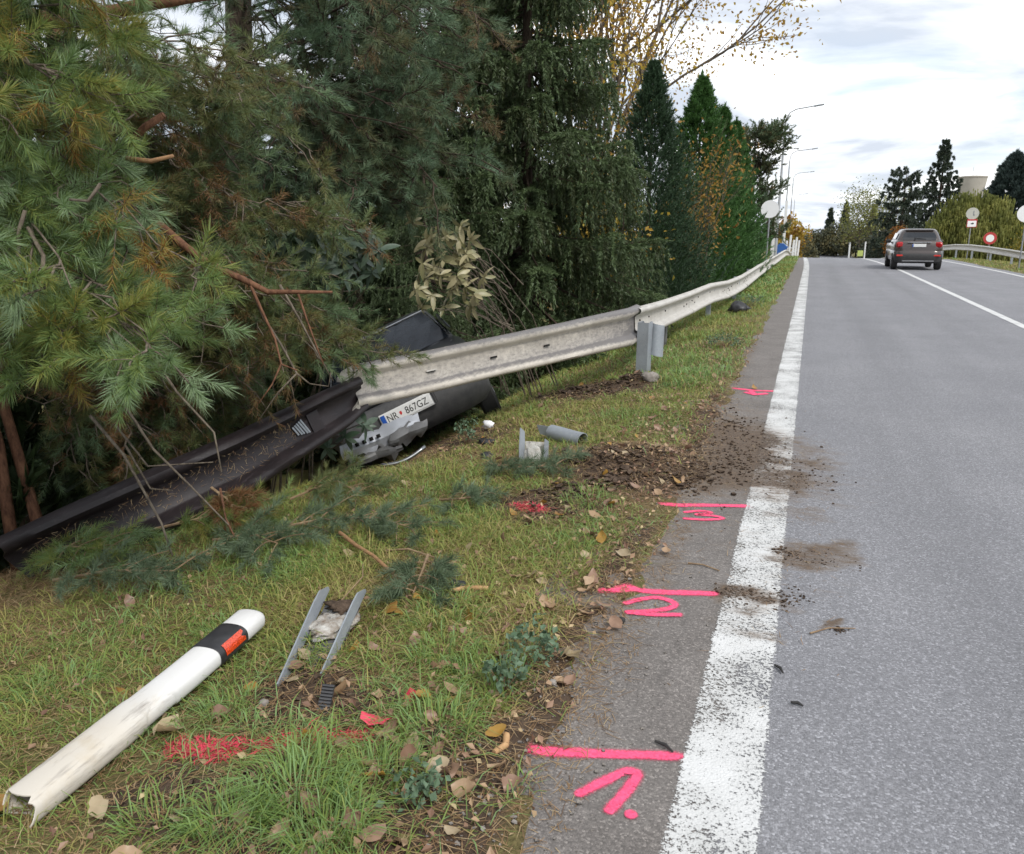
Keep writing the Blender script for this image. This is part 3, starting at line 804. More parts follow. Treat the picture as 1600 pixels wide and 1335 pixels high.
sb = empty('guardrail_post', (-1.66, 4.9, -.05), label='short steel post stub filled with pale concrete, standing beside fallen steel tube', cat='post stub')
def plate(mb, pts, th):
    """polygon extruded by th along its normal"""
    P = [Vector(p) for p in pts]; nrm = (P[1] - P[0]).cross(P[2] - P[0]).normalized() * th; n = len(P)
    return mb.add(P + [p + nrm for p in P], [tuple(reversed(range(n))), tuple(range(n, 2 * n))] + [(i, (i + 1) % n, n + (i + 1) % n, n + i) for i in range(n)])
mb = MB(); plate(mb, [(-1.745, 4.93, -.10), (-1.735, 5.01, -.10), (-1.76, 5.06, .20), (-1.775, 5.02, .235), (-1.765, 4.97, .10)], .007); put(mb.obj('flange', M['galv'], None), sb)
mb = MB(); plate(mb, [(-1.59, 4.95, -.10), (-1.58, 5.03, -.10), (-1.592, 5.08, .14), (-1.60, 5.03, .17)], .007); put(mb.obj('flange', M['galv'], None), sb)
mb = MB(); plate(mb, [(-1.735, 5.03, -.10), (-1.60, 5.05, -.10), (-1.605, 5.09, .13), (-1.75, 5.07, .13)], .008); put(mb.obj('web', M['concrete_white'], None), sb)
lump('concrete_fill', (-1.675, 5.02, .0), (.062, .022, .12), M['concrete_white'], sb, 3, 14, .45)
tb = empty('steel_tube', (-1.68, 5.75, .0), label='short galvanised steel tube lying on grass behind the pale concrete post stub', cat='tube')
ax0, ax1 = Vector((-1.80, 5.82, .015)), Vector((-1.50, 5.66, .01))
mb = MB()
dd = (ax1 - ax0).normalized(); u_ = dd.orthogonal().normalized(); v_ = dd.cross(u_)
prof = []
for (r_, a_) in ((.058, ax0), (.060, ax0.lerp(ax1, .3)), (.059, ax0.lerp(ax1, .7)), (.061, ax1), (.055, ax1), (.052, ax0.lerp(ax1, .5)), (.052, ax0)):
    prof.append([a_ + (u_ * math.cos(2 * math.pi * k / 24) + v_ * math.sin(2 * math.pi * k / 24) * .93) * r_ for k in range(24)])
mb.loft(prof, cap=False); put(mb.obj('barrel', M['galv'], None, smooth=True, angle=40), tb)
mb = MB(); plate(mb, [ax0 + Vector((-.13, .05, .035)), ax0 + Vector((-.10, .04, -.035)), ax0 + Vector((.01, .0, -.04)), ax0 + Vector((.01, 0, .04))], .006); put(mb.obj('bracket', M['galv'], None), tb)

# ------------------------------------------------------------------ pink marker spray
def zt(x, y): return max(g1(x, y), float(crest(y))) + .006
def spray_mark(name, strokes, label, dots=(), lift=.0):
    V = []; T = []; ed = []
    for si, (pts, w) in enumerate(strokes):
        P = [Vector((p[0], p[1], 0)) for p in pts]
        # resample along a smooth curve
        Q = []
        for i in range(len(P) - 1):
            p0, p1, p2, p3 = P[max(i - 1, 0)], P[i], P[i + 1], P[min(i + 2, len(P) - 1)]
            for s_ in range(10):
                t = s_ / 10
                Q.append(.5 * ((2 * p1) + (p2 - p0) * t + (2 * p0 - 5 * p1 + 4 * p2 - p3) * t * t + (3 * p1 - p0 - 3 * p2 + p3) * t ** 3))
        Q.append(P[-1])
        b = len(V); n = len(Q)
        for i, q in enumerate(Q):
            d = (Q[min(i + 1, n - 1)] - Q[max(i - 1, 0)]).normalized(); nn = Vector((-d.y, d.x, 0))
            ww = w * (1 + .25 * (float(vnoise(np.array(i * .33), np.array(w * 90.), 4)) - .5))
            endf = min(1, min(i, n - 1 - i) / 3.0 + .25)
            for j in range(11):
                s_ = j / 5 - 1
                p = q + nn * s_ * ww * 1.3
                V.append((p.x, p.y, zt(p.x, p.y) - .003 + .0012 * si)); ed.append(math.exp(-(s_ * 1.9) ** 2) * endf * (.85 + .3 * random.random()))
        T += [(b + i * 11 + j, b + i * 11 + j + 1, b + (i + 1) * 11 + j + 1, b + (i + 1) * 11 + j) for i in range(n - 1) for j in range(10)]
    for (cx, cy, r_) in dots:
        b = len(V)
        for i in range(5):
            for k in range(16):
                a = 2 * math.pi * k / 16; rr = r_ * i / 4 * 1.3 + 1e-4
                V.append((cx + rr * math.cos(a), cy + rr * math.sin(a), zt(cx + rr * math.cos(a), cy + rr * math.sin(a)))); ed.append(1 - (i / 4) ** 2)
        T += [(b + i * 16 + k, b + i * 16 + (k + 1) % 16, b + (i + 1) * 16 + (k + 1) % 16, b + (i + 1) * 16 + k) for i in range(4) for k in range(16)]
    me = soup(name, np.array(V), np.array(T), M['spray'], attrs={'edge': np.array(ed)})
    return link(name, me, label=label, cat='paint mark', group='pink numbered marker lines')
spray_mark('spray_mark', [([(-.70, 2.03), (-.55, 2.07), (-.22, 2.17)], .036), ([(-.50, 1.88), (-.43, 1.98), (-.385, 2.035), (-.352, 2.03), (-.37, 1.94), (-.40, 1.84)], .028)], 'bright pink sprayed line with a number one and a dot below it', [(-.335, 1.862, .019)])
spray_mark('spray_mark', [([(-.77, 3.19), (-.63, 3.25), (-.48, 3.28), (-.25, 3.35)], .040), ([(-.63, 3.10), (-.57, 3.17), (-.50, 3.215), (-.43, 3.19), (-.43, 3.14), (-.49, 3.09), (-.61, 3.03)], .027), ([(-.61, 3.03), (-.49, 3.05), (-.37, 3.09)], .027)], 'bright pink sprayed line with a curved figure two below it')
spray_mark('spray_mark', [([(-.72, 4.41), (-.46, 4.51), (-.19, 4.59)], .042), ([(-.56, 4.34), (-.47, 4.40), (-.41, 4.39), (-.48, 4.335), (-.39, 4.345), (-.34, 4.315), (-.43, 4.265), (-.55, 4.245)], .026)], 'bright pink sprayed line with a squashed figure three below it')
spray_mark('spray_mark', [([(-.65, 8.23), (-.41, 8.17), (-.18, 8.21)], .055), ([(-.50, 8.06), (-.39, 7.97), (-.28, 8.07)], .06), ([(-.45, 8.14), (-.39, 7.9)], .05)], 'farthest pink sprayed line with a smudged figure under it')

# ------------------------------------------------------------------ cars
def text(name, body, size, M4, mat, parent, ex=.0006, sx=1.0):
    cu = bpy.data.curves.new(name, 'FONT'); cu.body = body; cu.size = size; cu.align_x = 'CENTER'; cu.align_y = 'CENTER'; cu.extrude = ex
    cu.materials.append(mat)
    o = bpy.data.objects.new(name, cu); COL.objects.link(o); o.parent = parent
    me = bpy.data.meshes.new_from_object(o.evaluated_get(bpy.context.evaluated_depsgraph_get()))
    bpy.data.objects.remove(o)
    o = link(name, me, parent)
    o.matrix_local = M4 @ Matrix.Diagonal((sx, 1, 1, 1))
    return o
def face_minus_y(x, y, z):             # text facing local -Y
    return Matrix.Translation((x, y, z)) @ Matrix.Rotation(math.radians(90), 4, 'X')
def wheel(parent, x, y, z, r, w, side):
    o = MB()
    def rg(rr, xx): return [(xx, y + rr * math.cos(2 * math.pi * k / 24), z + rr * math.sin(2 * math.pi * k / 24)) for k in range(24)]
    o.loft([rg(r * .62, x - w / 2), rg(r * .93, x - w / 2), rg(r, x - w * .36), rg(r, x + w * .36), rg(r * .93, x + w / 2), rg(r * .62, x + w / 2)], cap=True)
    wo = o.obj('wheel', M['rubber'], parent, smooth=True, angle=35)
    h_ = MB(); xo = x + side * (w / 2 + .004)
    h_.loft([[(xo, y + rr * math.cos(2 * math.pi * k / 20), z + rr * math.sin(2 * math.pi * k / 20)) for k in range(20)] for rr in (r * .60, r * .52)], cap=False)
    for k in range(5):
        a = 2 * math.pi * k / 5
        h_.box((xo, y + math.cos(a) * r * .28, z + math.sin(a) * r * .28), (.016, r * .54, r * .15), rot('X', math.degrees(a)))
    h_.obj('rim', M['alloy'], wo, smooth=False)
    return wo

suv = empty('car', (4.02, 36.1, 0), label='bronze grey hatchback car driving away up the road with red tail lights', cat='car')
suv.location.z = float(crest(36.1)) + .005
W = 40
def levels(lv, n=5): return [ring(0, 0, w, y0, y1, r, z, n) for (z, w, y0, y1, r) in lv]
mb = MB(); mb.loft(levels([(.30, .80, .14, 4.05, .3), (.36, .865, .03, 4.2, .34), (.55, .885, -.01, 4.25, .36), (.70, .89, .0, 4.25, .36), (.74, .87, .03, 4.22, .34), (.80, .895, .03, 4.2, .34), (.95, .89, .05, 4.1, .32), (1.06, .865, .09, 3.5, .3), (1.12, .83, .13, 2.9, .28), (1.15, .80, .16, 2.8, .26)]))
mb.obj('body', M['paint_bronze'], suv, smooth=True, angle=38)
mb = MB(); mb.loft(levels([(1.14, .80, .16, 2.8, .26), (1.30, .745, .27, 2.5, .24), (1.46, .68, .40, 2.2, .22), (1.55, .63, .46, 2.0, .22), (1.59, .56, .55, 1.9, .22), (1.605, .40, .75, 1.7, .2)]))
mb.obj('roof', M['paint_bronze'], suv, smooth=True, angle=38)
mb = MB(); mb.loft(levels([(.26, .78, .10, .9, .26), (.32, .84, .0, .9, .30), (.48, .875, -.03, .9, .32), (.62, .88, -.025, .9, .32), (.64, .87, -.01, .9, .32)]))
mb.obj('rear_bumper', M['black_trim'], suv, smooth=True, angle=38)
# rear window: follows the tailgate
def rear_y(z): return float(np.interp(z, [1.14, 1.30, 1.46, 1.55], [.16, .27, .40, .46])) - .012
mb = MB(); rows = [(1.16, .60), (1.26, .61), (1.36, .585), (1.46, .53)]
vs = []
for z, w in rows:
    for q in range(9):
        x = -w + 2 * w * q / 8
        vs.append((x, rear_y(z) + .05 * max(0, abs(x) - .45) ** 1.5 * 2, z))
mb.add(vs, [(r * 9 + q, r * 9 + q + 1, r * 9 + q + 10, r * 9 + q + 9) for r in range(3) for q in range(8)])
mb.obj('rear_window', M['glass_dark'], suv)
mb = MB(); mb.box((.02, rear_y(1.22) - .02, 1.225), (.42, .014, .022), rot('Y', 7)); mb.box((-.17, rear_y(1.17) - .02, 1.175), (.05, .03, .05))
mb.obj('wiper', M['black_trim'], suv)
mb = MB(); mb.box((0, .44, 1.545), (1.02, .12, .028), bev=.012); mb.obj('spoiler', M['paint_bronze'], suv)
for s_ in (-1, 1):
    mb = MB(); mb.box((s_ * .70, .085, .985), (.27, .12, .215), rot('Z', -s_ * 16), bev=.05); mb.obj('tail_light', M['red_lens'], suv, smooth=True, angle=40)
    mb = MB(); mb.box((s_ * .66, -.015, .565), (.27, .06, .065), rot('Z', -s_ * 10), bev=.015); mb.obj('rear_reflector', M['red_refl'], suv)
    mb = MB(); mb.box((s_ * .98, 1.95, 1.10), (.20, .10, .15), bev=.04); mb.box((s_ * .88, 1.97, 1.06), (.1, .05, .04)); mb.obj('mirror', M['black_trim'], suv, smooth=True, angle=40)
    for yy in (.62, 3.35): wheel(suv, s_ * .80, yy, .335, .335, .22, s_)
    mb = MB(); mb.box((s_ * .775, 1.35, 1.31), (.012, 1.3, .25), rot('Y', s_ * -20)); mb.obj('side_window', M['glass_dark'], suv)
mb = MB(); mb.box((0, .035, 1.075), (.86, .05, .035), bev=.012); mb.obj('chrome_strip', M['chrome'], suv)
mb = MB(); mb.box((0, .02, .955), (.50, .03, .12), bev=.008); pl_ = mb.obj('number_plate', M['plate'], suv)
mb = MB(); mb.box((-.228, .0, .955), (.04, .012, .112)); mb.obj('country_strip', M['plate_blue'], pl_)
mb = MB(); mb.box((0, -.045, .35), (1.15, .03, .05), bev=.015); mb.obj('skid_strip', M['alloy'], suv)
mb = MB(); mb.tube([(0, .75, 1.6), (0, .62, 1.80)], .006, 5); mb.obj('antenna', M['black_trim'], suv)

# the wreck down in the ditch, nose towards the camera, rolled over on the slope
wr = empty('car', (-3.34, 6.78, -.56), label='crashed dark grey car tilted in the ditch under the torn guardrail', cat='car')
wr.rotation_euler = (Matrix.Rotation(math.radians(29), 3, 'Z') @ Matrix.Rotation(math.radians(-25), 3, 'Y') @ Matrix.Rotation(math.radians(-10), 3, 'X')).to_euler()
mb = MB(); mb.loft(levels([(.20, .74, .14, 3.9, .3), (.28, .82, .04, 4.0, .36), (.40, .855, -.01, 4.02, .40), (.52, .865, -.03, 4.02, .42), (.60, .86, .0, 4.02, .42), (.63, .845, .05, 4.0, .40)], 7))
mb.v = [(x + .025 * math.sin(y * 9 + z * 14) * (y < .5), y + .05 * (float(vnoise(np.array(x * 3.), np.array(z * 6.), 3)) - .5) * (y < .4), z) for x, y, z in mb.v]
mb.obj('front_bumper', M['bumper_grey'], wr, smooth=True, angle=40)
mb = MB(); mb.loft(levels([(.61, .835, .10, 3.98, .38), (.70, .85, .10, 3.98, .38), (.78, .84, .18, 3.95, .36), (.84, .82, .34, 3.9, .34), (.90, .79, .62, 3.85, .3), (.94, .76, .86, 3.8, .28)], 7))
mb.v = [(x, y + .04 * (float(vnoise(np.array(x * 4.), np.array(z * 9.), 8)) - .5), z + .035 * (float(vnoise(np.array(x * 3.), np.array(y * 4.), 6)) - .5) * (y < .9)) for x, y, z in mb.v]
mb.obj('body', M['paint_graphite'], wr, smooth=True, angle=40)
mb = MB(); mb.loft(levels([(.93, .755, .86, 3.7, .26), (1.10, .70, 1.12, 3.5, .24), (1.28, .635, 1.42, 3.3, .22), (1.38, .59, 1.60, 3.15, .22), (1.42, .50, 1.78, 3.0, .2), (1.43, .3, 2.0, 2.8, .15)], 6))
mb.obj('roof', M['paint_graphite'], wr, smooth=True, angle=40)
def wy(z): return float(np.interp(z, [.93, 1.10, 1.28, 1.38], [.86, 1.12, 1.42, 1.60])) - .014
vs = []
for z, w in ((.955, .69), (1.08, .655), (1.22, .60), (1.35, .545)):
    for q in range(11):
        x = -w + 2 * w * q / 10
        vs.append((x, wy(z) + .30 * max(0, abs(x) - .40) ** 1.6 + .008 * math.sin(q * 2.3 + z * 31), z))
MB().add(vs, [(r * 11 + q, r * 11 + q + 1, r * 11 + q + 12, r * 11 + q + 11) for r in range(3) for q in range(10)]).obj('windscreen', M['glass_wreck'], wr)
for s_ in (-1, 1):
    MB().tube([(s_ * (w + .022), wy(z) + .30 * max(0, w - .40) ** 1.6 - .006, z) for z, w in ((.955, .69), (1.08, .655), (1.22, .60), (1.35, .545))], .011, 6).obj('pillar_trim', M['chrome'], wr)
MB().tube([(x, wy(1.365) + .30 * max(0, abs(x) - .40) ** 1.6 - .004, 1.365) for x in np.linspace(-.56, .56, 9)], .012, 6).obj('roof_edge_trim', M['chrome'], wr)
for s_ in (-1, 1):
    mb = MB(); mb.box((s_ * .715, 1.3, 1.13), (.012, .9, .20), rot('Y', s_ * -20)); mb.obj('side_window', M['glass_dark'], wr)
    for yy in (.78, 3.2): wheel(wr, s_ * .76, yy, .29, .30, .19, s_)
    mb = MB(); mb.box((s_ * .60, .13, .70), (.30, .12, .13), rot('Z', s_ * 26), bev=.03); mb.obj('headlight', M['glass_dark'], wr, smooth=True, angle=40)
mb = MB()
for q in range(4): mb.box((0, .07, .655 + .028 * q), (.72, .03, .012))
mb.obj('grille', M['black_trim'], wr)
mb = MB(); mb.box((0, -.055, .47), (.52, .008, .112), bev=.006); mb.box((0, -.048, .47), (.545, .008, .135), bev=.004, t=.1)
pw = mb.obj('number_plate', M['plate'], wr)
mb = MB(); mb.box((-.238, -.0605, .47), (.042, .003, .108)); mb.obj('country_strip', M['plate_blue'], pw)
mb = MB(); mb.box((.285, -.058, .475), (.016, .012, .14)); mb.box((.305, -.056, .475), (.01, .012, .13)); mb.obj('plate_holder_edge', M['black_trim'], pw)
text('plate_text', 'NR', .098, face_minus_y(-.150, -.0605, .468), M['ink'], pw, sx=.82)
text('plate_text', '867GZ', .098, face_minus_y(.105, -.0605, .468), M['ink'], pw, sx=.84)
text('plate_text', 'SK', .024, face_minus_y(-.238, -.0635, .437), M['sign_white'], pw)
sd_ = MB(); sd_.add([(-.072, -.0605, .49), (-.048, -.0605, .49), (-.048, -.0605, .465), (-.06, -.0605, .452), (-.072, -.0605, .465)], [(0, 1, 2, 3, 4)])
sd_.obj('plate_crest', M['ink_red'], pw)

# silver piece torn from the car's front, lying in front of it
fr = empty('bumper_fragment', (-3.35, 5.9, -.2), label='torn silver bumper piece hanging below the number plate of the wreck', cat='car part')
def fragment(mb, A, B, width, up, seed, nx=16, ny=5, th=.006, curl=.05, jag=.05):
    A, B, up = Vector(A), Vector(B), Vector(up).normalized(); d = B - A; nrm = d.normalized().cross(up).normalized()
    rr = random.Random(seed); top = []
    j0 = [rr.uniform(-jag, jag) for _ in range(nx + 1)]; j1 = [rr.uniform(-jag * .5, jag * .5) for _ in range(nx + 1)]
    for i in range(nx + 1):
        t = i / nx
        for j in range(ny + 1):
            s_ = j / ny - .5
            off = (j0[i] if j == 0 else j1[i] if j == ny else 0)
            top.append(A + d * t + up * (s_ * width + off) * (.8 + .4 * math.sin(math.pi * t)) + nrm * (curl * (1 - abs(s_) * 2.6) + .012 * math.sin(t * 9) + .018 * (rr.random() - .5)))
    n = len(top); vs = top + [p - nrm * th for p in top]; m = ny + 1
    fs = []
    for i in range(nx):
        for j in range(ny):
            a = i * m + j
            fs += [(a, a + 1, a + m + 1, a + m), (n + a, n + a + m, n + a + m + 1, n + a + 1)]
        fs += [(i * m, i * m + m, n + i * m + m, n + i * m), (i * m + ny, n + i * m + ny, n + i * m + m + ny, i * m + m + ny)]
    return mb.add(vs, fs)
mb = MB(); fragment(mb, (-3.42, 5.36, -.20), (-2.86, 5.66, .06), .135, (-.35, .1, .9), 3, curl=.05, jag=.03)
put(mb.obj('silver_panel', M['paint_silver'], None, smooth=True, angle=24), fr)
mb = MB(); fragment(mb, (-3.06, 5.50, -.10), (-2.80, 5.66, .02), .15, (.2, -.15, .9), 8, nx=8, curl=.03, jag=.04)
put(mb.obj('scuffed_panel', M['galv_dark'], None, smooth=True, angle=24), fr)
mb = MB(); fragment(mb, (-3.30, 5.30, -.26), (-2.95, 5.52, -.14), .08, (-.3, -.2, .9), 5, nx=8, curl=.02)
put(mb.obj('grey_panel', M['bumper_grey'], None, smooth=True, angle=24), fr)
mb = MB()
for q in range(4): mb.box((-3.28 + .05 * q, 5.375 + .027 * q, -.115 + .022 * q), (.026, .02, .03), rot('Y', -25))
put(mb.obj('vent_slot', M['hole'], None), fr)
mb = MB(); mb.tube([Vector((-3.02, 5.28, -.235)).lerp(Vector((-2.74, 5.50, -.11)), t) + Vector((.02, -.02, -.03)) * math.sin(math.pi * t) for t in np.linspace(0, 1, 9)], .016, 8)
o = mb.obj('chrome_trim', M['chrome'], None, smooth=True, label='curved chrome trim strip lying on the grass below the wreck', cat='car part')
lump('lamp_fragment', (-2.66, 6.65, -.19), (.055, .03, .035), M['sign_white'], None, 5, 6, .5, label='small white and red lamp fragment beside the wheel of the wreck', cat='car part')
for (x, y, s_, lb) in ((-1.22, 16.2, (.17, .14, .12), 'black plastic fragment lying in grass below the standing guardrail'), (-2.42, 6.0, (.07, .05, .025), 'small black plastic scrap on the grass just in front of the wreck'), (-2.15, 5.35, (.05, .04, .025), 'small black scrap on grass left of the pale post stub'),
                       (-1.36, 3.02, (.045, .03, .018), 'small dark grey plastic scrap in grass beside the needle bough')):
    lump('plastic_fragment', (x, y, g1(x, y) + s_[2] * .6), s_, M['plastic_black'], None, int(y * 7), 8, .55, label=lb, cat='plastic piece')
cb = empty('ribbed_strip', (-1.40, 2.02, g1(-1.40, 2.02) + .02), label='black ribbed plastic strip standing in the soil above the pink sprayed grass', cat='plastic piece')
cb.rotation_euler = (math.radians(-48), math.radians(6), math.radians(18))
mb = MB(); mb.box((0, 0, 0), (.042, .008, .105), bev=.003); mb.obj('backing', M['plastic_black'], cb)
for q in range(9):
    mb = MB(); mb.box((0, -.008, -.044 + .011 * q), (.040, .010, .005)); mb.obj('rib', M['plastic_black'], cb)
for (a, b, lb) in (((.0, 2.80, .008), (.03, 2.75, .010), 'black rubber strip just right of the white edge line'), ((.06, 2.57, .008), (.10, 2.56, .008), 'thin dark strip on the asphalt below the black rubber strip'), ((-.33, 2.20, .010), (-.27, 2.165, .010), 'short black strip lying on the pavement above the pink line of number 1')):
    mb = MB(); mb.tube([a, Vector(a).lerp(Vector(b), .5) + Vector((.004, .004, .003)), b], [.004, .006, .003], 6)
    mb.obj('rubber_strip', M['rubber'], None, label=lb, cat='rubber strip')

# ------------------------------------------------------------------ signs, lamps and the far end of the road
def disc(mb, c, r, th=.02, n=32):
    mb.loft([[(c[0] + r * math.cos(2 * math.pi * k / n), c[1] + dy, c[2] + r * math.sin(2 * math.pi * k / n)) for k in range(n)] for dy in (0, th)])
    return mb
def sign_base(x, y): return float(np.minimum(g1(x, y), 0))
def round_sign(x, y, zc, r, label, mat, extra=None):
    zb = sign_base(x, y)
    s_ = empty('road_sign', (x, y, zb), label=label, cat='road sign')
    mb = MB(); mb.tube([(0, .03, -.4), (0, .03, zc - zb + r * .6)], .03, 10); mb.obj('pole', M['pole'], s_, smooth=True, angle=40)
    mb = MB(); disc(mb, (0, -.02, zc - zb), r); d_ = mb.obj('sign_face', mat, s_)
    if extra: extra(s_, d_, zc - zb)
    return s_
round_sign(-1.68, 34.7, 2.37, .345, 'plain white round sign on grey pole at the left verge', M['sign_white'])
round_sign(7.99, 38.16, 2.20, .345, 'plain white round sign cut off by the right edge of the photo', M['sign_white'])
def ex1(s_, d_, z):
    mb = MB(); mb.box((.06, -.025, z + .03), (.05, .006, .30)); mb.box((.10, -.025, z - .08), (.09, .006, .05)); mb.obj('grey_symbol', M['pole'], d_)
    mb = MB(); mb.box((.03, -.015, z - .58), (.56, .02, .50), bev=.01); p_ = mb.obj('additional_plate', M['sign_red'], s_)
    mb = MB(); mb.box((.03, -.028, z - .61), (.48, .006, .36)); f_ = mb.obj('plate_face', M['sign_white'], p_)
    mb = MB(); mb.box((.05, -.034, z - .61), (.16, .005, .06)); mb.box((.08, -.034, z - .57), (.07, .005, .05)); mb.obj('black_symbol', M['ink'], p_)
round_sign(9.22, 58.0, 2.55, .36, 'cream round sign above a small red edged plate on one pole', M['sign_cream'], ex1)
def ex2(s_, d_, z):
    mb = MB(); disc(mb, (0, -.03, z), .215, .008); mb.obj('white_centre', M['sign_white'], d_)
round_sign(10.03, 56.17, 1.08, .36, 'red ringed white round sign on short pole beyond the far guardrail', M['sign_red'], ex2)
yb = empty('road_sign', (3.45, 66, float(crest(66))), label='small yellow board on a post at the crest of the road', cat='road sign')
mb = MB(); mb.box((0, 0, .85), (.38, .03, .42), bev=.01); mb.obj('board', M['hivis'], yb)
mb = MB(); mb.tube([(.30, .05, -.3), (.30, .05, 1.7)], .05, 8); mb.obj('pole', M['white_paint'], yb)
for i, (x, y, top) in enumerate(((2.6, 64, 1.35), (8.3, 90, 2.3))):
    p_ = empty('marker_pole', (x, y, float(crest(y))), label=['thin white pole at the crest where the centre line ends', 'pale pole rising behind the far guardrail left of the driving car'][i], cat='pole')
    mb = MB(); mb.tube([(0, 0, -.5), (0, 0, top)], .055, 8); mb.obj('shaft', M['white_paint'], p_)
    mb = MB(); mb.tube([(0, 0, top), (0, 0, top + .12)], [.07, .05], 8); mb.obj('cap', M['pole'], p_)
def lamp_post(x, y, top, reach, label):
    zb = float(crest(y)) - .3
    s_ = empty('street_lamp', (x, y, zb), label=label, cat='street lamp', group='street lamps along the left side')
    H = top - zb
    mb = MB(); mb.tube([(0, 0, 0), (0, 0, H * .5), (0, 0, H - 1.0)], [.10, .08, .06], 10); mb.obj('pole', M['lamp'], s_, smooth=True, angle=40)
    pts = [(0, 0, H - 1.0), (.05, 0, H - .55), (.22, 0, H - .22), (.6, 0, H - .02), (reach * .75, 0, H + .12)]
    mb = MB(); mb.tube(pts, .042, 8); mb.obj('arm', M['lamp'], s_, smooth=True, angle=40)
    mb = MB(); mb.box((reach * .88, 0, H + .15), (.62, .2, .10), rot('Y', -8), bev=.04); mb.obj('lantern', M['pole'], s_, smooth=True, angle=40)
lamp_post(-2.20, 56.8, 9.0, 2.2, 'nearest and tallest of the street lamps, arm reaching over the road')
lamp_post(-2.78, 89.9, 9.35, 2.6, 'second nearest street lamp, its arm below that of the tallest one')
lamp_post(-3.1, 122, 9.2, 2.7, 'third street lamp, smaller and farther behind the second one')
lamp_post(-4.2, 190, 9.0, 2.6, 'farthest and smallest street lamp of the row')
bl = empty('roadside_shelter', (-2.05, 62.5, -.9), label='small blue peaked shelter behind the far end of the guardrail', cat='shelter')
mb = MB(); mb.add([(-.45, 0, -.5), (.45, 0, -.5), (.45, 0, 1.25), (.12, 0, 1.52), (-.12, 0, 1.52), (-.45, 0, 1.25), (-.45, 1.2, -.5), (.45, 1.2, -.5), (.45, 1.2, 1.25), (.12, 1.2, 1.52), (-.12, 1.2, 1.52), (-.45, 1.2, 1.25)],
        [(0, 1, 2, 3, 4, 5), (11, 10, 9, 8, 7, 6), (0, 6, 7, 1), (1, 7, 8, 2), (2, 8, 9, 3), (3, 9, 10, 4), (4, 10, 11, 5), (5, 11, 6, 0)])
mb.obj('cover', M['blue'], bl)
mb = MB()
for x in (-.44, .44): mb.tube([(x, -.03, -.5), (x, -.03, 1.22)], .03, 6)
mb.obj('frame', M['white_paint'], bl)
br = empty('bridge_railing', (-1.5, 64, -1.2), label='white railing posts on the bridge beyond the guardrail end', cat='railing')
for i, (x, y, h_) in enumerate(((-.35, 0, 2.0), (-.15, 2.5, 2.4), (.05, 5, 2.0), (.2, 8, 2.2), (.35, 12, 1.9))):
    mb = MB(); mb.tube([(x, y, -.8), (x + .12, y, h_)], [.11, .08], 8); put_ = mb.obj('post', M['white_paint'], br)
mb = MB()
for zz in (1.0, 1.35): mb.tube([(-.4, -.6, zz), (.3, 12, zz)], .035, 6)
mb.obj('rail', M['white_paint'], br)
for i, (x, y, h_, lb) in enumerate(((-2.55, 60, 4.0, 'white square column left of the blue shelter'), (-2.3, 75, 5.2, 'thin white mast left of the white railing posts'))):
    mb = MB(); mb.box((x, y, h_ / 2 - 1.2), (.22, .22, h_), bev=.01)
    mb.obj('column', M['white_paint'], None, label=lb, cat='column')
wt = empty('water_tower', (46.8, 303, -3), label='pale concrete water tower head rising behind the round yellow green willow', cat='water tower')
def circ(r, z, n=40): return [(r * math.cos(2 * math.pi * k / n), r * math.sin(2 * math.pi * k / n), z) for k in range(n)]
mb = MB(); mb.loft([circ(2.2, -2), circ(2.0, 11.2)]); mb.obj('shaft', M['tower'], wt, smooth=True, angle=40)
mb = MB(); mb.loft([circ(2.0, 11.2), circ(3.1, 13.5), circ(3.7, 16.6), circ(4.25, 20.2), circ(4.3, 20.9)]); mb.obj('tank', M['tower'], wt, smooth=True, angle=40)
mb = MB(); mb.loft([circ(4.45, 20.9), circ(4.45, 21.25), circ(2.5, 21.5)]); mb.obj('roof', M['concrete'], wt, smooth=True, angle=40)
mb = MB(); mb.tube([(0, 0, 21.4), (0, 0, 24.2)], .06, 6); mb.obj('mast', M['pole'], wt)

# ------------------------------------------------------------------ vegetation builders
def norm(a): return a / np.maximum(np.linalg.norm(a, axis=-1, keepdims=True), 1e-9)
class Crown:
    """collects shoots; each shoot is clothed with many single needles or leaves"""
    def __init__(s): s.p = []; s.d = []; s.l = []; s.t = []
    def shoot(s, p, d, l, t): s.p.append(tuple(p)); s.d.append(tuple(d)); s.l.append(l); s.t.append(t)
    def needles(s, rng, K, nl, w, a0=1.15, a1=.45, droop=.0, t0=.05, tj=.10, flat=0.0, fork=None):
        P = np.array(s.p); D = norm(np.array(s.d)); L = np.array(s.l); TT = np.array(s.t); S = len(P)
        t = t0 + (1 - t0) * rng.random((S, K))
        pos = P[:, None] + D[:, None] * (L[:, None] * t)[..., None]
        r = rng.normal(size=(S, K, 3)); r[..., 2] *= (1 - flat)
        r -= D[:, None] * (r * D[:, None]).sum(-1, keepdims=True); r = norm(r)
        ang = (a0 + (a1 - a0) * t) + rng.normal(size=(S, K)) * .14
        dr = D[:, None] * np.cos(ang)[..., None] + r * np.sin(ang)[..., None]
        dr[..., 2] -= droop; dr = norm(dr)
        ln = nl * (.65 + .55 * rng.random((S, K)))
        sd = norm(np.cross(dr, rng.normal(size=(S, K, 3)))) * (w / 2)
        V = np.stack([pos - sd, pos + sd, pos + dr * ln[..., None]], 2).reshape(-1, 3)
        tint = np.clip(TT[:, None] + rng.normal(size=(S, K)) * tj, 0, 1)
        return V, np.repeat(tint.ravel(), 3)
def crown_obj(name, parts, mat, parent, **k):
    V = np.concatenate([p[0] for p in parts]); t = np.concatenate([p[1] for p in parts])
    o = link(name, soup(name, V, np.arange(len(V)).reshape(-1, 3), mat, tint=t), None, **({'kind': 'stuff'} | k))
    return put(o, parent)
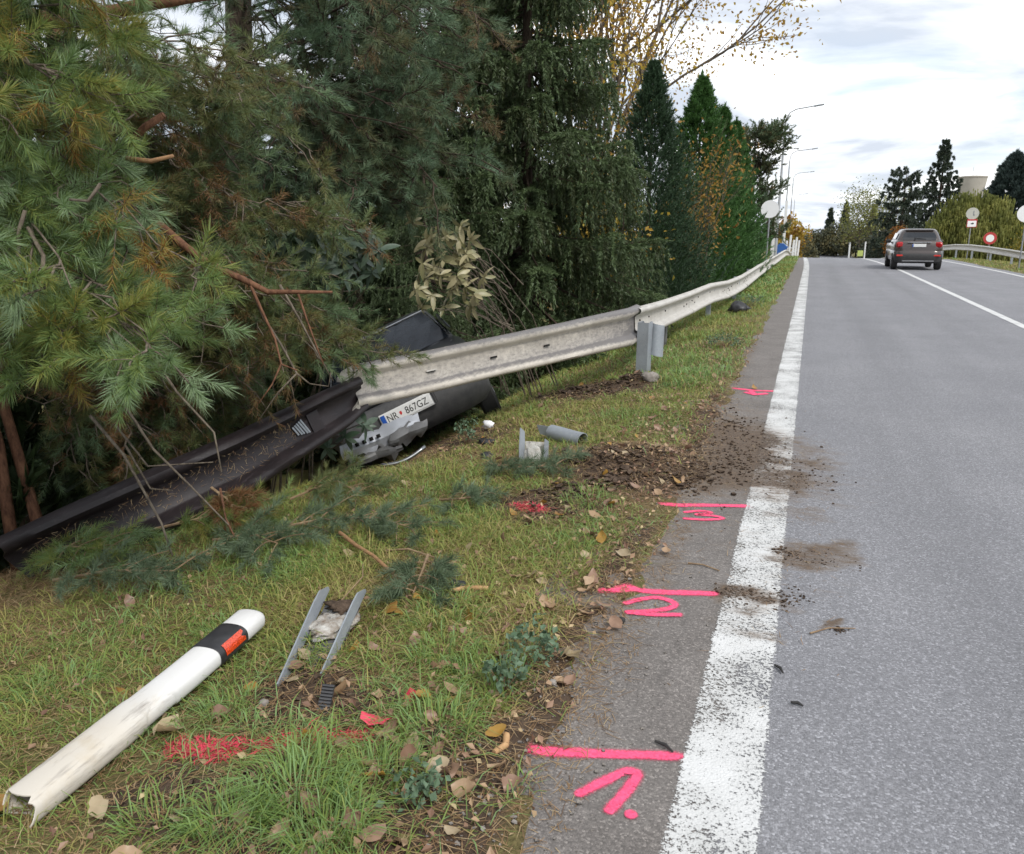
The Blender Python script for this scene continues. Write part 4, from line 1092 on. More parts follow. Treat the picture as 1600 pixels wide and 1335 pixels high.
def leaves_at(rng, P, size, tint, aspect=.55, tj=.15, up=.3):
    """one folded diamond leaf (2 triangles) at each point"""
    n = len(P)
    d = norm(rng.normal(size=(n, 3)) + np.array([0, 0, -.5])); q = norm(rng.normal(size=(n, 3)) + np.array([0, 0, up]))
    s_ = norm(np.cross(d, q)); q = np.cross(s_, d)
    L = size * (.6 + .7 * rng.random((n, 1)))
    A = P; B = P + d * L; m = P + d * L * .5
    C = m + s_ * L * aspect / 2 + q * L * .12; E = m - s_ * L * aspect / 2 + q * L * .12
    V = np.stack([A, C, B, A, B, E], 1).reshape(-1, 3)
    tt = np.clip(tint + rng.normal(size=n) * tj, 0, 1)
    return V, np.repeat(tt, 6)

def bez(a, b, c, n=8, rng=None, j=0.0):
    a, b, c = Vector(a), Vector(b), Vector(c); out = []
    for i in range(n + 1):
        t = i / n
        p = a * (1 - t) ** 2 + b * 2 * t * (1 - t) + c * t * t
        if rng is not None and 0 < i: p = p + Vector(rng.normal(size=3)) * j
        out.append(p)
    return out
def at(pts, t):
    f = min(max(t, 0), .9999) * (len(pts) - 1); i = int(f)
    return pts[i].lerp(pts[i + 1], f - i), (pts[i + 1] - pts[i]).normalized()

def pine(label, trunks, boughs, mat, bark_m, rng, n_sec=9, sec=.55, n_sh=6, shoot=.11, K=100, nl=.06, w=.0016, dead=.08, tint=(.45, .95), group=None, brad=.02, twigr=.004, droop=.12, bare=(), wood_m=None):
    base = trunks[0][0][0]
    root = empty('pine_tree', base, label=label, cat='pine tree', group=group)
    for tp, r in trunks:
        mb = MB(); mb.tube(tp, r, 10); put(mb.obj('trunk', bark_m, None, smooth=True), root)
    wood = MB(); cr = Crown(); crd = Crown()
    for bg in boughs:
        a, c = Vector(bg[0]), Vector(bg[1])
        L = (c - a).length
        mid = a.lerp(c, .5) + Vector((rng.normal() * .06 * L, rng.normal() * .06 * L, (.10 + .1 * rng.random()) * L * (1 if droop >= 0 else -1)))
        pts = bez(a, mid, c, 9, rng, .012 * L)
        wood.tube(pts, [brad * (1 - .75 * i / 9) * (.6 + .8 * rng.random() * .5) for i in range(10)], 6)
        bd = rng.random() < dead
        for k in range(n_sec):
            t = .22 + .78 * (k + rng.random()) / n_sec
            p, d = at(pts, t)
            side = Vector(d).cross(Vector((0, 0, 1))).normalized() * (1 if rng.random() < .5 else -1)
            dv = (d * (.7 + .5 * rng.random()) + side * (.35 + .8 * rng.random()) + Vector((0, 0, rng.normal() * .38 - droop))).normalized()
            sl = sec * (1.15 - .7 * t) * (.5 + .8 * rng.random())
            q2 = p + dv * sl + Vector((0, 0, -droop * sl * .8))
            sp = bez(p, p + dv * sl * .55, q2, 5, rng, .012)
            wood.tube(sp, [twigr * 1.6, twigr], 4, cap=False)
            tb_ = tint[0] + (tint[1] - tint[0]) * rng.random()
            isd = bd or rng.random() < dead
            for m in range(n_sh):
                tt = .25 + .75 * (m + rng.random()) / n_sh
                pp, d2 = at(sp, tt)
                dd = (d2 * .7 + Vector(rng.normal(size=3)) * .55 + Vector((0, 0, .12))).normalized()
                if m == n_sh - 1: dd = d2
                tl = shoot * (.4 + rng.random())
                wood.tube([pp, pp + dd * tl * .5 + Vector((0, 0, -.006)), pp + dd * tl], [twigr * .8, twigr * .5], 3, cap=False)
                st = pp + dd * tl * .15
                fresh = .12 if tt > .7 else -.05
                (crd if isd else cr).shoot(st, dd, tl * .95, (.05 + .14 * rng.random()) if isd else tb_ + fresh)
    for pts_, r_ in bare:
        wood.tube(pts_, r_, 6)
    put(wood.obj('branches', wood_m or bark_m, None, smooth=True), root)
    parts = [cr.needles(rng, K, nl, w)]
    if crd.p: parts.append(crd.needles(rng, int(K * .55), nl * .95, w, 1.3, .7, .35))
    crown_obj('needles', parts, mat, root)
    return root

def fir(label, base, H, R, mat, rng, n_whorl=16, per=9, K=34, nl=.05, w=.010, hang=.35, z0=.08, name='spruce_tree', cat='spruce tree', trunk_r=.12, fn=None, n_side=8, dens=1.0, group=None, sweepz=-.22, tint=(.2, .8)):
    """conifer with boughs in whorls and hanging twigs"""
    base = Vector(base)
    root = empty(name, base, label=label, cat=cat, group=group)
    mb = MB(); mb.tube([base + Vector((0, 0, H * q)) for q in (0, .4, .8, .99)], [trunk_r, trunk_r * .7, trunk_r * .3, .012], 8); put(mb.obj('trunk', M['bark_dark'], None, smooth=True), root)
    wood = MB(); cr = Crown()
    for i in range(n_whorl):
        f = z0 + (1 - z0) * (i + .5) / n_whorl
        for k in range(per):
            ff = min(.985, f + rng.normal() * .35 / n_whorl)
            r = (fn(ff) if fn else (1 - ff) ** .85) * R * (.65 + .5 * rng.random())
            a = 2 * math.pi * (k + rng.random()) / per
            out = Vector((math.cos(a), math.sin(a), 0))
            p0 = base + Vector((0, 0, H * ff))
            p2 = p0 + out * r + Vector((0, 0, r * (sweepz + .35 * ff * ff + .08 * rng.normal())))
            pm = p0 + out * r * .55 + Vector((0, 0, r * sweepz * (.9 if sweepz < 0 else .3)))
            pts = bez(p0, pm, p2, 6)
            wood.tube(pts, [max(.008, .018 * r), .005], 4, cap=False)
            ns = max(3, int(n_side * (.4 + r / max(R, .01))))
            for m in range(ns):
                t = .18 + .82 * (m + rng.random()) / ns
                pp, d = at(pts, t)
                sd_ = d.cross(Vector((0, 0, 1))).normalized() * (1 if m % 2 else -1)
                sl = (.16 + .38 * (1 - t * .6)) * r * .55 * (.6 + .6 * rng.random())
                dv = (d * .75 + sd_ * .65 + Vector((0, 0, -hang * .3))).normalized()
                tb_ = tint[0] + (tint[1] - tint[0]) * rng.random()
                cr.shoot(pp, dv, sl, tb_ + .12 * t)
                if hang > 0:
                    for q in range(2):
                        st = pp + dv * sl * (.15 + .8 * rng.random())
                        dn = Vector((rng.normal() * .16, rng.normal() * .16, -1)) + dv * .35
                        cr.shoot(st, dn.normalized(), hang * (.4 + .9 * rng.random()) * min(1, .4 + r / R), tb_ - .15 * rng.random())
            cr.shoot(pts[-2], (pts[-1] - pts[-2]).normalized(), (pts[-1] - pts[-2]).length * 1.15, .9)
    cr.shoot(base + Vector((0, 0, H * .95)), Vector((0, 0, 1)), H * .055, .6)
    put(wood.obj('boughs', M['bark_dark'], None, kind='stuff'), root)
    crown_obj('needles', [cr.needles(rng, int(K * dens), nl, w, 1.0, .45)], mat, root)
    return root

def thuja(label, base, H, R, mat, rng, n=1500, K=20, nl=.09, w=.022, group=None, name='thuja_tree', pw=.8, rag=.45):
    base = Vector(base)
    root = empty(name, base, label=label, cat='conifer', group=group)
    mb = MB(); mb.tube([base, base + Vector((0, 0, H * .9))], [.09, .02], 8); put(mb.obj('trunk', M['bark_dark'], None), root)
    cr = Crown()
    ph = rng.random() * 6.28
    for i in range(n):
        f = rng.random() ** 1.15
        a = rng.random() * 2 * math.pi
        lob = 1 + .16 * math.sin(a * 3 + f * 17 + ph) + .14 * math.sin(a * 7 - f * 31 + ph) + .10 * rng.normal() + .45 * rag * (((f * 13 + 1.7 * math.sin(a * 2 + ph) + .6 * math.sin(a * 5)) % 1.0) * -1 + .35)
        r = R * ((1 - f) ** pw) * (1.0 if f > .12 else .75 + 2 * f) * lob * (.55 + .45 * rng.random() ** .4) + .03
        out = Vector((math.cos(a), math.sin(a), 0))
        p = base + out * r + Vector((0, 0, .1 + H * f))
        d = (out * (.55 + .3 * rng.random()) + Vector((0, 0, .8)) + Vector(rng.normal(size=3)) * .25).normalized()
        ln = (.22 + .25 * rng.random()) * (1.15 - .85 * f) * (R / 1.0) ** .5
        cr.shoot(p - d * ln * .5, d, ln, .35 + .45 * rng.random() + .15 * (rng.random() < .1))
    for i in range(14):
        f = .90 + .1 * i / 14
        cr.shoot(base + Vector((rng.normal() * .03, rng.normal() * .03, H * (f + .02))), Vector((rng.normal() * .18, rng.normal() * .18, 1)), .26, .7)
    crown_obj('foliage', [cr.needles(rng, K, nl, w, .75, .35)], mat, root)
    return root

def broadleaf(label, base, H, stems, mat, bark_m, rng, size=.07, n=3000, name='tree', cat='tree', spread=.35, gaps=.42, tint=.5, blobs=None, group=None, r0=.09, up=.3, depth=3, aspect=.6, droop=0.0):
    """stems branching three times, a leaf cloud round the twigs"""
    base = Vector(base)
    root = empty(name, base, label=label, cat=cat, group=group)
    wood = MB(); tips = []
    def grow(p, d, L, r, lev):
        pts = [p]; q = p; dd = d
        for i in range(4):
            dd = (dd + Vector(rng.normal(size=3)) * .10 + Vector((0, 0, .04 - droop * .1 * lev))).normalized()
            q = q + dd * L / 4; pts.append(q)
        wood.tube(pts, [r, r * .55], 7 if lev == 0 else 4, cap=False)
        if lev >= depth:
            for i in range(3): tips.append((pts[2 + i] if 2 + i < 5 else pts[-1]))
            return
        if lev >= depth - 1: tips.extend(pts[3:])
        nb = 4 if lev == 0 else 3
        for k in range(nb + 1):
            t = .35 + .65 * (k + rng.random() * .6) / nb
            pp, d2 = at(pts, t)
            nd = (d2 + Vector(rng.normal(size=3)) * (.5 + spread) * .62 + Vector((0, 0, .10))).normalized()
            grow(pp, nd, L * (.45 + .25 * rng.random()), r * .5, lev + 1)
    for (dx, dy, hf) in stems:
        grow(base + Vector((dx * .1, dy * .1, 0)), Vector((dx, dy, 1)).normalized(), H * hf * .62, r0, 0)
    put(wood.obj('trunk', bark_m, None, smooth=True), root)
    tp = np.array([tuple(t) for t in tips])
    k = rng.integers(0, len(tp), n)
    P = tp[k] + rng.normal(size=(n, 3)) * size * 2.6
    tt = tint + (vnoise(tp[k, 0] * 2, tp[k, 2] * 2, 3) - .5) * .7
    crown_obj('crown', [leaves_at(rng, P, size, tt, aspect)], mat, root)
    return root

def far_tree(label, base, lobes, mat, rng, n, size, name='tree', cat='tree', group=None, droop=0.0, aspect=.6, trunk=.15, gap=.5, tint=.5, shell=.35):
    """a distant tree: trunk, a few limbs, leaves spread through uneven lobes"""
    base = Vector(base)
    root = empty(name, base, label=label, cat=cat, group=group)
    wood = MB(); top = base + Vector((0, 0, max(l[0][2] for l in lobes)))
    wood.tube([base, base.lerp(top, .5), top], [trunk, trunk * .3], 7)
    for c, r in lobes:
        wood.tube([base.lerp(top, .35), base + Vector(c)], [trunk * .45, trunk * .1], 5)
    put(wood.obj('trunk', M['bark_dark'], None), root)
    vol = np.array([r[0] * r[1] * r[2] for _, r in lobes]); Ps = []; Ts = []
    for (c, r), f in zip(lobes, vol / vol.sum()):
        m = int(n * f * 1.7) + 20
        d = norm(rng.normal(size=(m, 3))); rad = (shell + (1 - shell) * rng.random((m, 1)) ** .6)
        lump_ = .72 + .5 * vnoise(d[:, 0] * 2.6 + c[0], d[:, 2] * 2.6 + d[:, 1] * 2 + c[1], 5)[:, None]
        P = d * rad * np.array(r) * lump_
        keep = vnoise(P[:, 0] * 2.2 / r[0] + 7, P[:, 2] * 2.6 / r[2] + P[:, 1] * 1.7 / r[1], 9) > gap * .62
        P = P[keep]
        if droop: P[:, 2] -= droop * rng.random(len(P)) ** 2
        Ps.append(P + np.array(base) + np.array(c)); Ts.append(tint + (vnoise(P[:, 0] * 3 / r[0], P[:, 2] * 3 / r[2], 2) - .5) * .8)
    P = np.concatenate(Ps); T = np.concatenate(Ts)
    V, t = leaves_at(rng, P, size, T, aspect)
    if droop:                           # hanging sprays
        V = V.reshape(-1, 6, 3); V[:, [2, 4]] = V[:, [0]] + (V[:, [2]] - V[:, [0]]) * .35 + np.array([0, 0, -size * 1.6]); V = V.reshape(-1, 3)
    crown_obj('crown', [(V, t)], mat, root)
    return root

# ------------------------------------------------------------------ pines at the left
R1 = np.random.default_rng(101)
def spread(rng, n, lo, hi, f=None):
    out = []
    while len(out) < n:
        p = [rng.uniform(lo[i], hi[i]) for i in range(3)]
        if f is None or f(*p): out.append(p)
    return out
# nearest pine: branches reach in from beyond the left edge
def bough_set(rng, ends, tx, ty, zoff=(-.2, .7), jit=.12):
    o = []
    for e_ in ends:
        z = e_[2] + rng.uniform(*zoff)
        o.append(((tx + rng.normal() * jit, ty + rng.normal() * jit, max(.1, z)), e_))
    return o
endsA = spread(R1, 32, (-3.2, 2.0, 1.50), (-2.35, 2.75, 2.75)) + spread(R1, 24, (-3.1, 2.0, 1.08), (-2.10, 2.55, 1.42))
zA = g1(-4.5, 2.75)
pine('nearest pine with bright green needle tufts reaching in from the left edge', [([(-4.5, 2.75, zA), (-4.45, 2.8, 1.5), (-4.6, 2.85, 3.2), (-4.5, 2.9, 5.5)], [.09, .075, .06, .04])],
     bough_set(R1, endsA, -4.5, 2.8), M['needle_green'], M['bark_grey'], R1, n_sec=9, sec=.5, n_sh=6, shoot=.13, K=120, nl=.070, w=.0034, dead=.05, tint=(.38, .92), brad=.013, twigr=.0034,
     bare=[([(-2.68, 2.21, 1.62), (-2.70, 2.19, 1.55), (-2.69, 2.15, 1.39), (-2.69, 2.12, 1.23), (-2.71, 2.07, 1.1), (-2.85, 2.1, 1.0)], [.007, .010]), ([(-2.68, 2.21, 1.56), (-2.61, 2.2, 1.46), (-2.61, 2.18, 1.37), (-2.65, 2.13, 1.23), (-2.69, 2.09, 1.13), (-2.80, 2.06, 1.0)], [.007, .011]),
           ([(-2.25, 2.15, 1.70), (-2.29, 2.13, 1.645), (-2.36, 2.12, 1.65)], [.006, .005])])
# middle pine: olive and brown, with dead branches and thin reddish stems
zB = g1(-4.7, 4.2)
endsB = spread(R1, 44, (-4.1, 3.3, .95), (-2.75, 4.8, 2.55)) + spread(R1, 8, (-3.6, 3.6, .85), (-2.6, 4.6, 1.6)) + spread(R1, 22, (-4.7, 3.6, .0), (-3.75, 5.2, .9)) + spread(R1, 12, (-3.5, 4.1, .62), (-2.85, 5.0, 1.15))
pine('middle pine with olive and rust brown needles above the dark torn beam', [([(-4.75, 4.3, zB), (-4.7, 4.3, 1.2), (-4.8, 4.4, 3.0), (-4.7, 4.5, 6.0)], [.12, .10, .08, .05]), ([(-4.24, 3.34, -.6), (-4.31, 3.34, -.2), (-4.42, 3.38, .1), (-4.55, 3.42, .5), (-4.75, 3.5, 1.4)], [.045, .035, .032, .03, .025]), ([(-4.40, 3.24, -.6), (-4.42, 3.24, -.2), (-4.46, 3.28, .3), (-4.6, 3.3, 1.0)], [.04, .036, .032, .025])],
     bough_set(R1, endsB, -4.7, 4.3, (-.3, .6)), M['needle_olive'], M['bark_red'], R1, n_sec=9, sec=.60, n_sh=7, shoot=.13, K=80, nl=.062, w=.0036, dead=.045, tint=(.34, .95), brad=.013, twigr=.0036, droop=.2, wood_m=M['bark_grey'],
     bare=[([(-2.75, 3.52, 1.29), (-2.70, 3.55, 1.10), (-2.62, 3.58, .95), (-2.55, 3.6, .80), (-2.50, 3.64, .74)], [.009, .004]), ([(-2.62, 3.6, 1.27), (-2.55, 3.66, 1.08), (-2.48, 3.7, .9), (-2.42, 3.75, .74)], [.008, .003]), ([(-2.55, 3.6, .80), (-2.64, 3.55, .70), (-2.74, 3.5, .55)], [.005, .003]), ([(-2.50, 3.64, .74), (-2.42, 3.7, .72), (-2.40, 3.7, .80)], [.004, .002]),
           ([(-3.3, 3.3, 1.0), (-3.1, 3.3, .72), (-2.92, 3.35, .5), (-2.85, 3.3, .3)], [.008, .004]), ([(-3.4, 3.2, .7), (-3.2, 3.2, .42), (-3.0, 3.25, .2), (-2.75, 3.2, .05)], [.008, .004]), ([(-3.5, 3.1, .6), (-3.3, 3.1, .4), (-3.1, 3.1, .05), (-3.0, 3.05, -.1)], [.009, .005]), ([(-3.55, 3.3, .5), (-3.3, 3.25, .3), (-2.9, 3.3, .35)], [.007, .003]), ([(-3.6, 3.4, .35), (-3.35, 3.3, .15), (-3.1, 3.2, .2)], [.007, .003])])
# the thick broken bough
bb = MB(); bb.tube([(-3.1, 3.3, 1.58), (-2.94, 3.29, 1.47), (-2.81, 3.31, 1.38), (-2.65, 3.35, 1.31), (-2.53, 3.38, 1.25), (-2.41, 3.43, 1.25), (-2.23, 3.49, 1.25)], [.020, .020, .019, .017, .014, .011, .006], 10)
bb.tube([(-2.61, 3.35, 1.28), (-2.55, 3.35, 1.15), (-2.48, 3.34, 1.02), (-2.44, 3.32, .9), (-2.36, 3.34, .87)], [.008, .004], 6)
bb.tube([(-2.44, 3.32, .9), (-2.48, 3.29, .8), (-2.53, 3.24, .71)], [.005, .003], 6)
bb.tube([(-2.39, 3.43, 1.24), (-2.34, 3.42, 1.11), (-2.3, 3.41, 1.02), (-2.24, 3.39, .9)], [.006, .003], 6)
o = bb.obj('broken_bough', M['bark_red'], None, smooth=True, label='thick reddish broken bough hanging across the middle of the pines', cat='branch')
# rear pine: bluish green, sky showing through at the top
zC = g1(-5.6, 7.0)
endsC = spread(R1, 52, (-4.9, 5.2, 1.7), (-2.75, 7.4, 4.1), lambda x, y, z: not (-4.9 < x < -3.45 and z > 2.45 and math.sin(x * 91 + z * 57) > -.45)) + spread(R1, 8, (-3.4, 6.2, 2.2), (-2.6, 7.2, 3.6))
pine('tall rear pine with blue green needles and sky showing through its upper branches', [([(-5.6, 7.0, zC), (-5.5, 7.0, 1.5), (-5.4, 7.1, 4.0), (-5.5, 7.1, 8.5)], [.17, .15, .12, .05])],
     bough_set(R1, endsC, -5.45, 7.05, (-.3, .5)), M['needle_blue'], M['bark_dark'], R1, n_sec=10, sec=.75, n_sh=7, shoot=.16, K=70, nl=.075, w=.0042, dead=.06, tint=(.35, .9), brad=.022, twigr=.005)
bb = MB(); bb.tube([(-3.9, 3.2, 2.62), (-3.5, 3.25, 2.53), (-3.1, 3.35, 2.60), (-2.8, 3.5, 2.66)], [.04, .035, .03, .024], 10)
bb.obj('broken_bough', M['bark_red'], None, smooth=True, label='dark reddish bough crossing at the upper left edge of the photo', cat='branch')
bb = MB(); bb.tube([(-2.95, 3.0, 1.93), (-2.86, 3.02, 2.0), (-2.78, 3.05, 2.05)], [.019, .017, .016], 8); bb.tube([(-2.78, 3.05, 2.05), (-2.775, 3.052, 2.053)], [.015, .012], 8)
bb.obj('broken_bough', M['bark_red'], None, smooth=True, label='short snapped branch stub above the pale twig among the upper left needles', cat='branch')
bb = MB(); bb.tube([(-2.72, 2.75, 1.84), (-2.62, 2.78, 1.83), (-2.52, 2.8, 1.85)], [.011, .010, .007], 8)
bb.obj('broken_bough', M['stick'], None, smooth=True, label='pale freshly peeled twig end among the upper left needles', cat='branch')

# dark evergreens further back that close the view under the pines
R2 = np.random.default_rng(202)
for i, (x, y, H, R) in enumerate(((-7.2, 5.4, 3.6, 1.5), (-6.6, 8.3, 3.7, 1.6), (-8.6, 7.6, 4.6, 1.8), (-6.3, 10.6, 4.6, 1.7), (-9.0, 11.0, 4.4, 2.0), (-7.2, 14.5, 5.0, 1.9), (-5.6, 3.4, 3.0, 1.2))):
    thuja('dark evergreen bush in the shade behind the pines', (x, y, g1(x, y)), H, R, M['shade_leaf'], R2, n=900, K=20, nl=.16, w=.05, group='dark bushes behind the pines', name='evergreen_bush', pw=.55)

# spruce, thujas, birch, ochre bush, far pine along the left side
R3 = np.random.default_rng(303)
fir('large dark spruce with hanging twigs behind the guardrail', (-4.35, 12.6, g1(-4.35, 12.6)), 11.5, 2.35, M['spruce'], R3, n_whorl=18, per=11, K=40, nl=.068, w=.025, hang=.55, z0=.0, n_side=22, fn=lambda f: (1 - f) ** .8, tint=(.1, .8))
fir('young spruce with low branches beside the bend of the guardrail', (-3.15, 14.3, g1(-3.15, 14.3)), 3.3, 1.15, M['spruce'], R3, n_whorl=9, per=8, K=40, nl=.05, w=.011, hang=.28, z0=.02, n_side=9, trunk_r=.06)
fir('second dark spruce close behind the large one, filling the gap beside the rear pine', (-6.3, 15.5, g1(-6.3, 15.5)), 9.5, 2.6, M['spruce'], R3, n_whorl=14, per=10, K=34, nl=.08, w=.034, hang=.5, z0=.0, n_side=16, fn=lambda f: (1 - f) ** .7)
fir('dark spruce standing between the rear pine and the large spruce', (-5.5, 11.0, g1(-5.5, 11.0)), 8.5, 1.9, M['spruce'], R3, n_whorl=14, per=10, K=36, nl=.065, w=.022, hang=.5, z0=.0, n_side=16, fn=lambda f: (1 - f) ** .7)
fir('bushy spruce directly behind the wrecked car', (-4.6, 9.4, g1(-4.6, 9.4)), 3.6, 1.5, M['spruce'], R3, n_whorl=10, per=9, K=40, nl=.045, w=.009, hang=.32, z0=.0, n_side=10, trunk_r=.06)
thuja('tall narrow dark conifer with a thin leading shoot, nearest of the hedge row', (-3.95, 20.9, g1(-3.95, 20.9)), 6.2, 1.9, M['thuja_dark'], R3, n=5200, K=22, pw=.9, rag=1.5)
thuja('pointed green conifer second in the hedge row, its tip beside autumn leaves', (-3.6, 27.2, g1(-3.6, 27.2)), 6.7, 2.0, M['thuja'], R3, n=5000, K=20, nl=.12, w=.030, pw=.82, rag=1.5)
thuja('green conifer third in the hedge row, lower than the one before', (-3.35, 31.5, g1(-3.35, 31.5)), 6.2, 1.75, M['thuja'], R3, n=4600, K=20, nl=.13, w=.034, pw=.8, rag=1.5)
thuja('green conifer fourth in the hedge row beside the white round sign', (-3.45, 37.6, g1(-3.45, 37.6)), 6.5, 1.6, M['thuja'], R3, n=4200, K=20, nl=.13, w=.034, pw=.8, rag=1.5)
thuja('broad green conifer at the foot of the hedge row', (-3.85, 24.3, g1(-3.85, 24.3)), 3.4, 1.35, M['thuja'], R3, n=2600, K=20, nl=.10, w=.028, rag=1.0)
zP = g1(-2.9, 41.0)
endsP = [(-2.9 + 1.75 * math.sin(a) * s_, 41 + 1.6 * math.cos(a) * s_, z) for a, s_, z in [(R3.uniform(0, 6.28), R3.uniform(.45, 1.0), R3.uniform(1.2, 6.3)) for _ in range(46)]]
pine('dark pine with upright shoots at the far end of the hedge row', [([(-2.9, 41, zP), (-2.9, 41, 3), (-2.85, 41, 6.2)], [.14, .10, .03])], [((-2.9, 41, max(.3, e_[2] - .5)), e_) for e_ in endsP], M['needle_blue'], M['bark_dark'], R3,
     n_sec=8, sec=.55, n_sh=5, shoot=.42, K=34, nl=.14, w=.036, dead=.03, tint=(.3, .7), brad=.03, twigr=.01, droop=-.25)
broadleaf('tall sparse birch with yellow autumn leaves against the sky', (-9.4, 32.0, g1(-9.4, 32)), 16.5, ((-.12, 0, .8), (.12, .1, 1.0), (.30, -.05, 1.0), (.36, 0, .92), (-.3, .1, .7), (.2, .2, .9)), M['autumn'], M['bark_grey'], R3, size=.16, n=19000, name='birch_tree', cat='birch tree', r0=.13, spread=.12)
broadleaf('low yellow leaved tree between the spruce and the narrow dark conifer', (-5.6, 19.0, g1(-5.6, 19)), 4.8, ((0, 0, .9), (.35, 0, .8), (-.3, 0, .8), (.1, .3, .8)), M['autumn'], M['bark_grey'], R3, size=.12, n=7500, name='young_tree', cat='tree', r0=.05, spread=.3, tint=.7)
broadleaf('ochre leaved bush in front of the pointed green conifers', (-3.0, 23.0, g1(-3.0, 23.0)), 4.2, ((.05, 0, .9), (.16, -.1, .75), (-.10, 0, .8), (.12, -.2, .6)), M['ochre'], M['bark_grey'], R3, size=.12, n=1000, name='autumn_bush', cat='bush', r0=.025, spread=.05, aspect=.5)

# rhododendron shrubs behind the torn beam: leaves one by one
def leaf_mesh(name, L, W, mat, curl=.15):
    mb = MB(); n = 6; vs = []
    for i in range(n + 1):
        t = i / n; w = W * math.sin(math.pi * min(1, t * .96 + .04)) ** .75 / 2
        z = -curl * L * t * t
        vs += [(t * L, -w, z + .25 * w), (t * L, 0, z), (t * L, w, z + .25 * w)]
    fs = []
    for i in range(n):
        for j in range(2):
            a = i * 3 + j; fs.append((a, a + 1, a + 4, a + 3))
    return mb.add(vs, fs).data(name, mat, smooth=True)
def rosette_shrub(label, base, tops, leaf_me, rng, n_leaf=8, down=.25, name='rhododendron'):
    root = empty(name, base, label=label, cat='shrub')
    wood = MB()
    for ti, tp in enumerate(tops):
        tp = Vector(tp); b = Vector(base)
        b2 = b + Vector((rng.normal() * .22, rng.normal() * .18, .05)); mid = b2.lerp(tp, .35); mid.z = b2.z + (tp.z - b2.z) * .85
        pts = bez(b2, mid, tp, 7, rng, .022)
        wood.tube(pts if ti % 3 == 0 else pts[4:], [.008, .003], 5)
        ax = (pts[-1] - pts[-2]).normalized() + Vector(rng.normal(size=3)) * .35 + Vector((.15, -.35, .1)); ax.normalize()
        F = frame(ax.orthogonal(), ax)
        for k in range(n_leaf):
            a = 2 * math.pi * (k + .5 * rng.random()) / n_leaf
            e_ = rng.uniform(-.8, .7) - down
            d = F @ Vector((math.cos(a) * math.cos(e_), math.sin(a) * math.cos(e_), math.sin(e_)))
            o = bpy.data.objects.new('leaf', leaf_me); COL.objects.link(o)
            s_ = .5 + .75 * rng.random()
            o.matrix_world = Matrix.Translation(tp + ax * (-.03 * rng.random())) @ (frame(d, ax + Vector(rng.normal(size=3)) * .25) @ Matrix.Diagonal((s_, s_, s_))).to_4x4()
            o.parent = root; o.matrix_parent_inverse = root.matrix_basis.inverted()
    put(wood.obj('stems', M['bark_grey'], None), root)
    return root
LP_ = leaf_mesh('leaf', .14, .044, M['leaf_pale'], .3)
LD_ = leaf_mesh('leaf', .14, .046, M['leaf_dark'])
R4 = np.random.default_rng(404)
topsP = [(-3.66, 7.2, 1.62), (-3.62, 7.3, 1.46), (-3.55, 7.2, 1.52), (-3.42, 7.35, 1.50), (-3.45, 7.2, 1.40), (-3.30, 7.4, 1.47), (-3.22, 7.4, 1.36), (-3.18, 7.4, 1.44), (-3.35, 7.3, 1.30), (-3.50, 7.2, 1.30), (-3.28, 7.35, 1.22), (-3.20, 7.4, 1.22), (-3.16, 7.5, 1.10), (-3.30, 7.3, 1.08), (-3.42, 7.2, 1.16), (-3.20, 7.4, 1.00), (-3.55, 7.1, 1.10), (-3.20, 7.35, .82), (-3.36, 7.2, .80), (-3.52, 7.1, .84), (-3.34, 7.3, 1.40), (-3.48, 7.25, 1.46), (-3.05, 7.4, .98), (-3.12, 7.3, .86), (-3.30, 7.2, .95), (-3.45, 7.1, .96), (-3.0, 7.45, 1.12), (-3.62, 7.1, 1.0)]
rosette_shrub('shrub with pale upturned leaves hanging just above the torn cream beam', (-3.0, 8.7, g1(-3.0, 8.7)), [(x + R4.normal() * .04, y + R4.normal() * .12, z + R4.normal() * .03) for x, y, z in topsP] + [(-3.40 + R4.normal() * .16, 7.35, 1.28 + R4.normal() * .16) for _ in range(7)], LP_, R4, 8, .15)
topsD = [(-3.95, 5.55, 1.52), (-3.75, 5.7, 1.58), (-3.62, 5.75, 1.50), (-3.45, 5.8, 1.46), (-3.80, 5.6, 1.40), (-3.60, 5.7, 1.36), (-3.42, 5.8, 1.34), (-3.98, 5.5, 1.33), (-3.72, 5.6, 1.26), (-3.52, 5.7, 1.24), (-3.35, 5.85, 1.22), (-4.1, 5.4, 1.44), (-3.3, 5.9, 1.52), (-4.0, 5.4, 1.20), (-3.6, 5.6, 1.14), (-3.22, 5.1, .02), (-3.10, 5.2, .10), (-3.32, 5.0, -.05)]
topsD = [(x * .84, y * .84, 1.55 + (z - 1.55) * .84) for x, y, z in topsD[:15]] + [(-3.0 + R4.normal() * .14, 4.85, 1.40 + R4.normal() * .10) for _ in range(8)] + topsD[15:]
rosette_shrub('shrub with dark blue green glossy leaves among the pine branches', (-4.0, 5.6, g1(-4.0, 5.6)), topsD, LD_, R4, 8, .3)

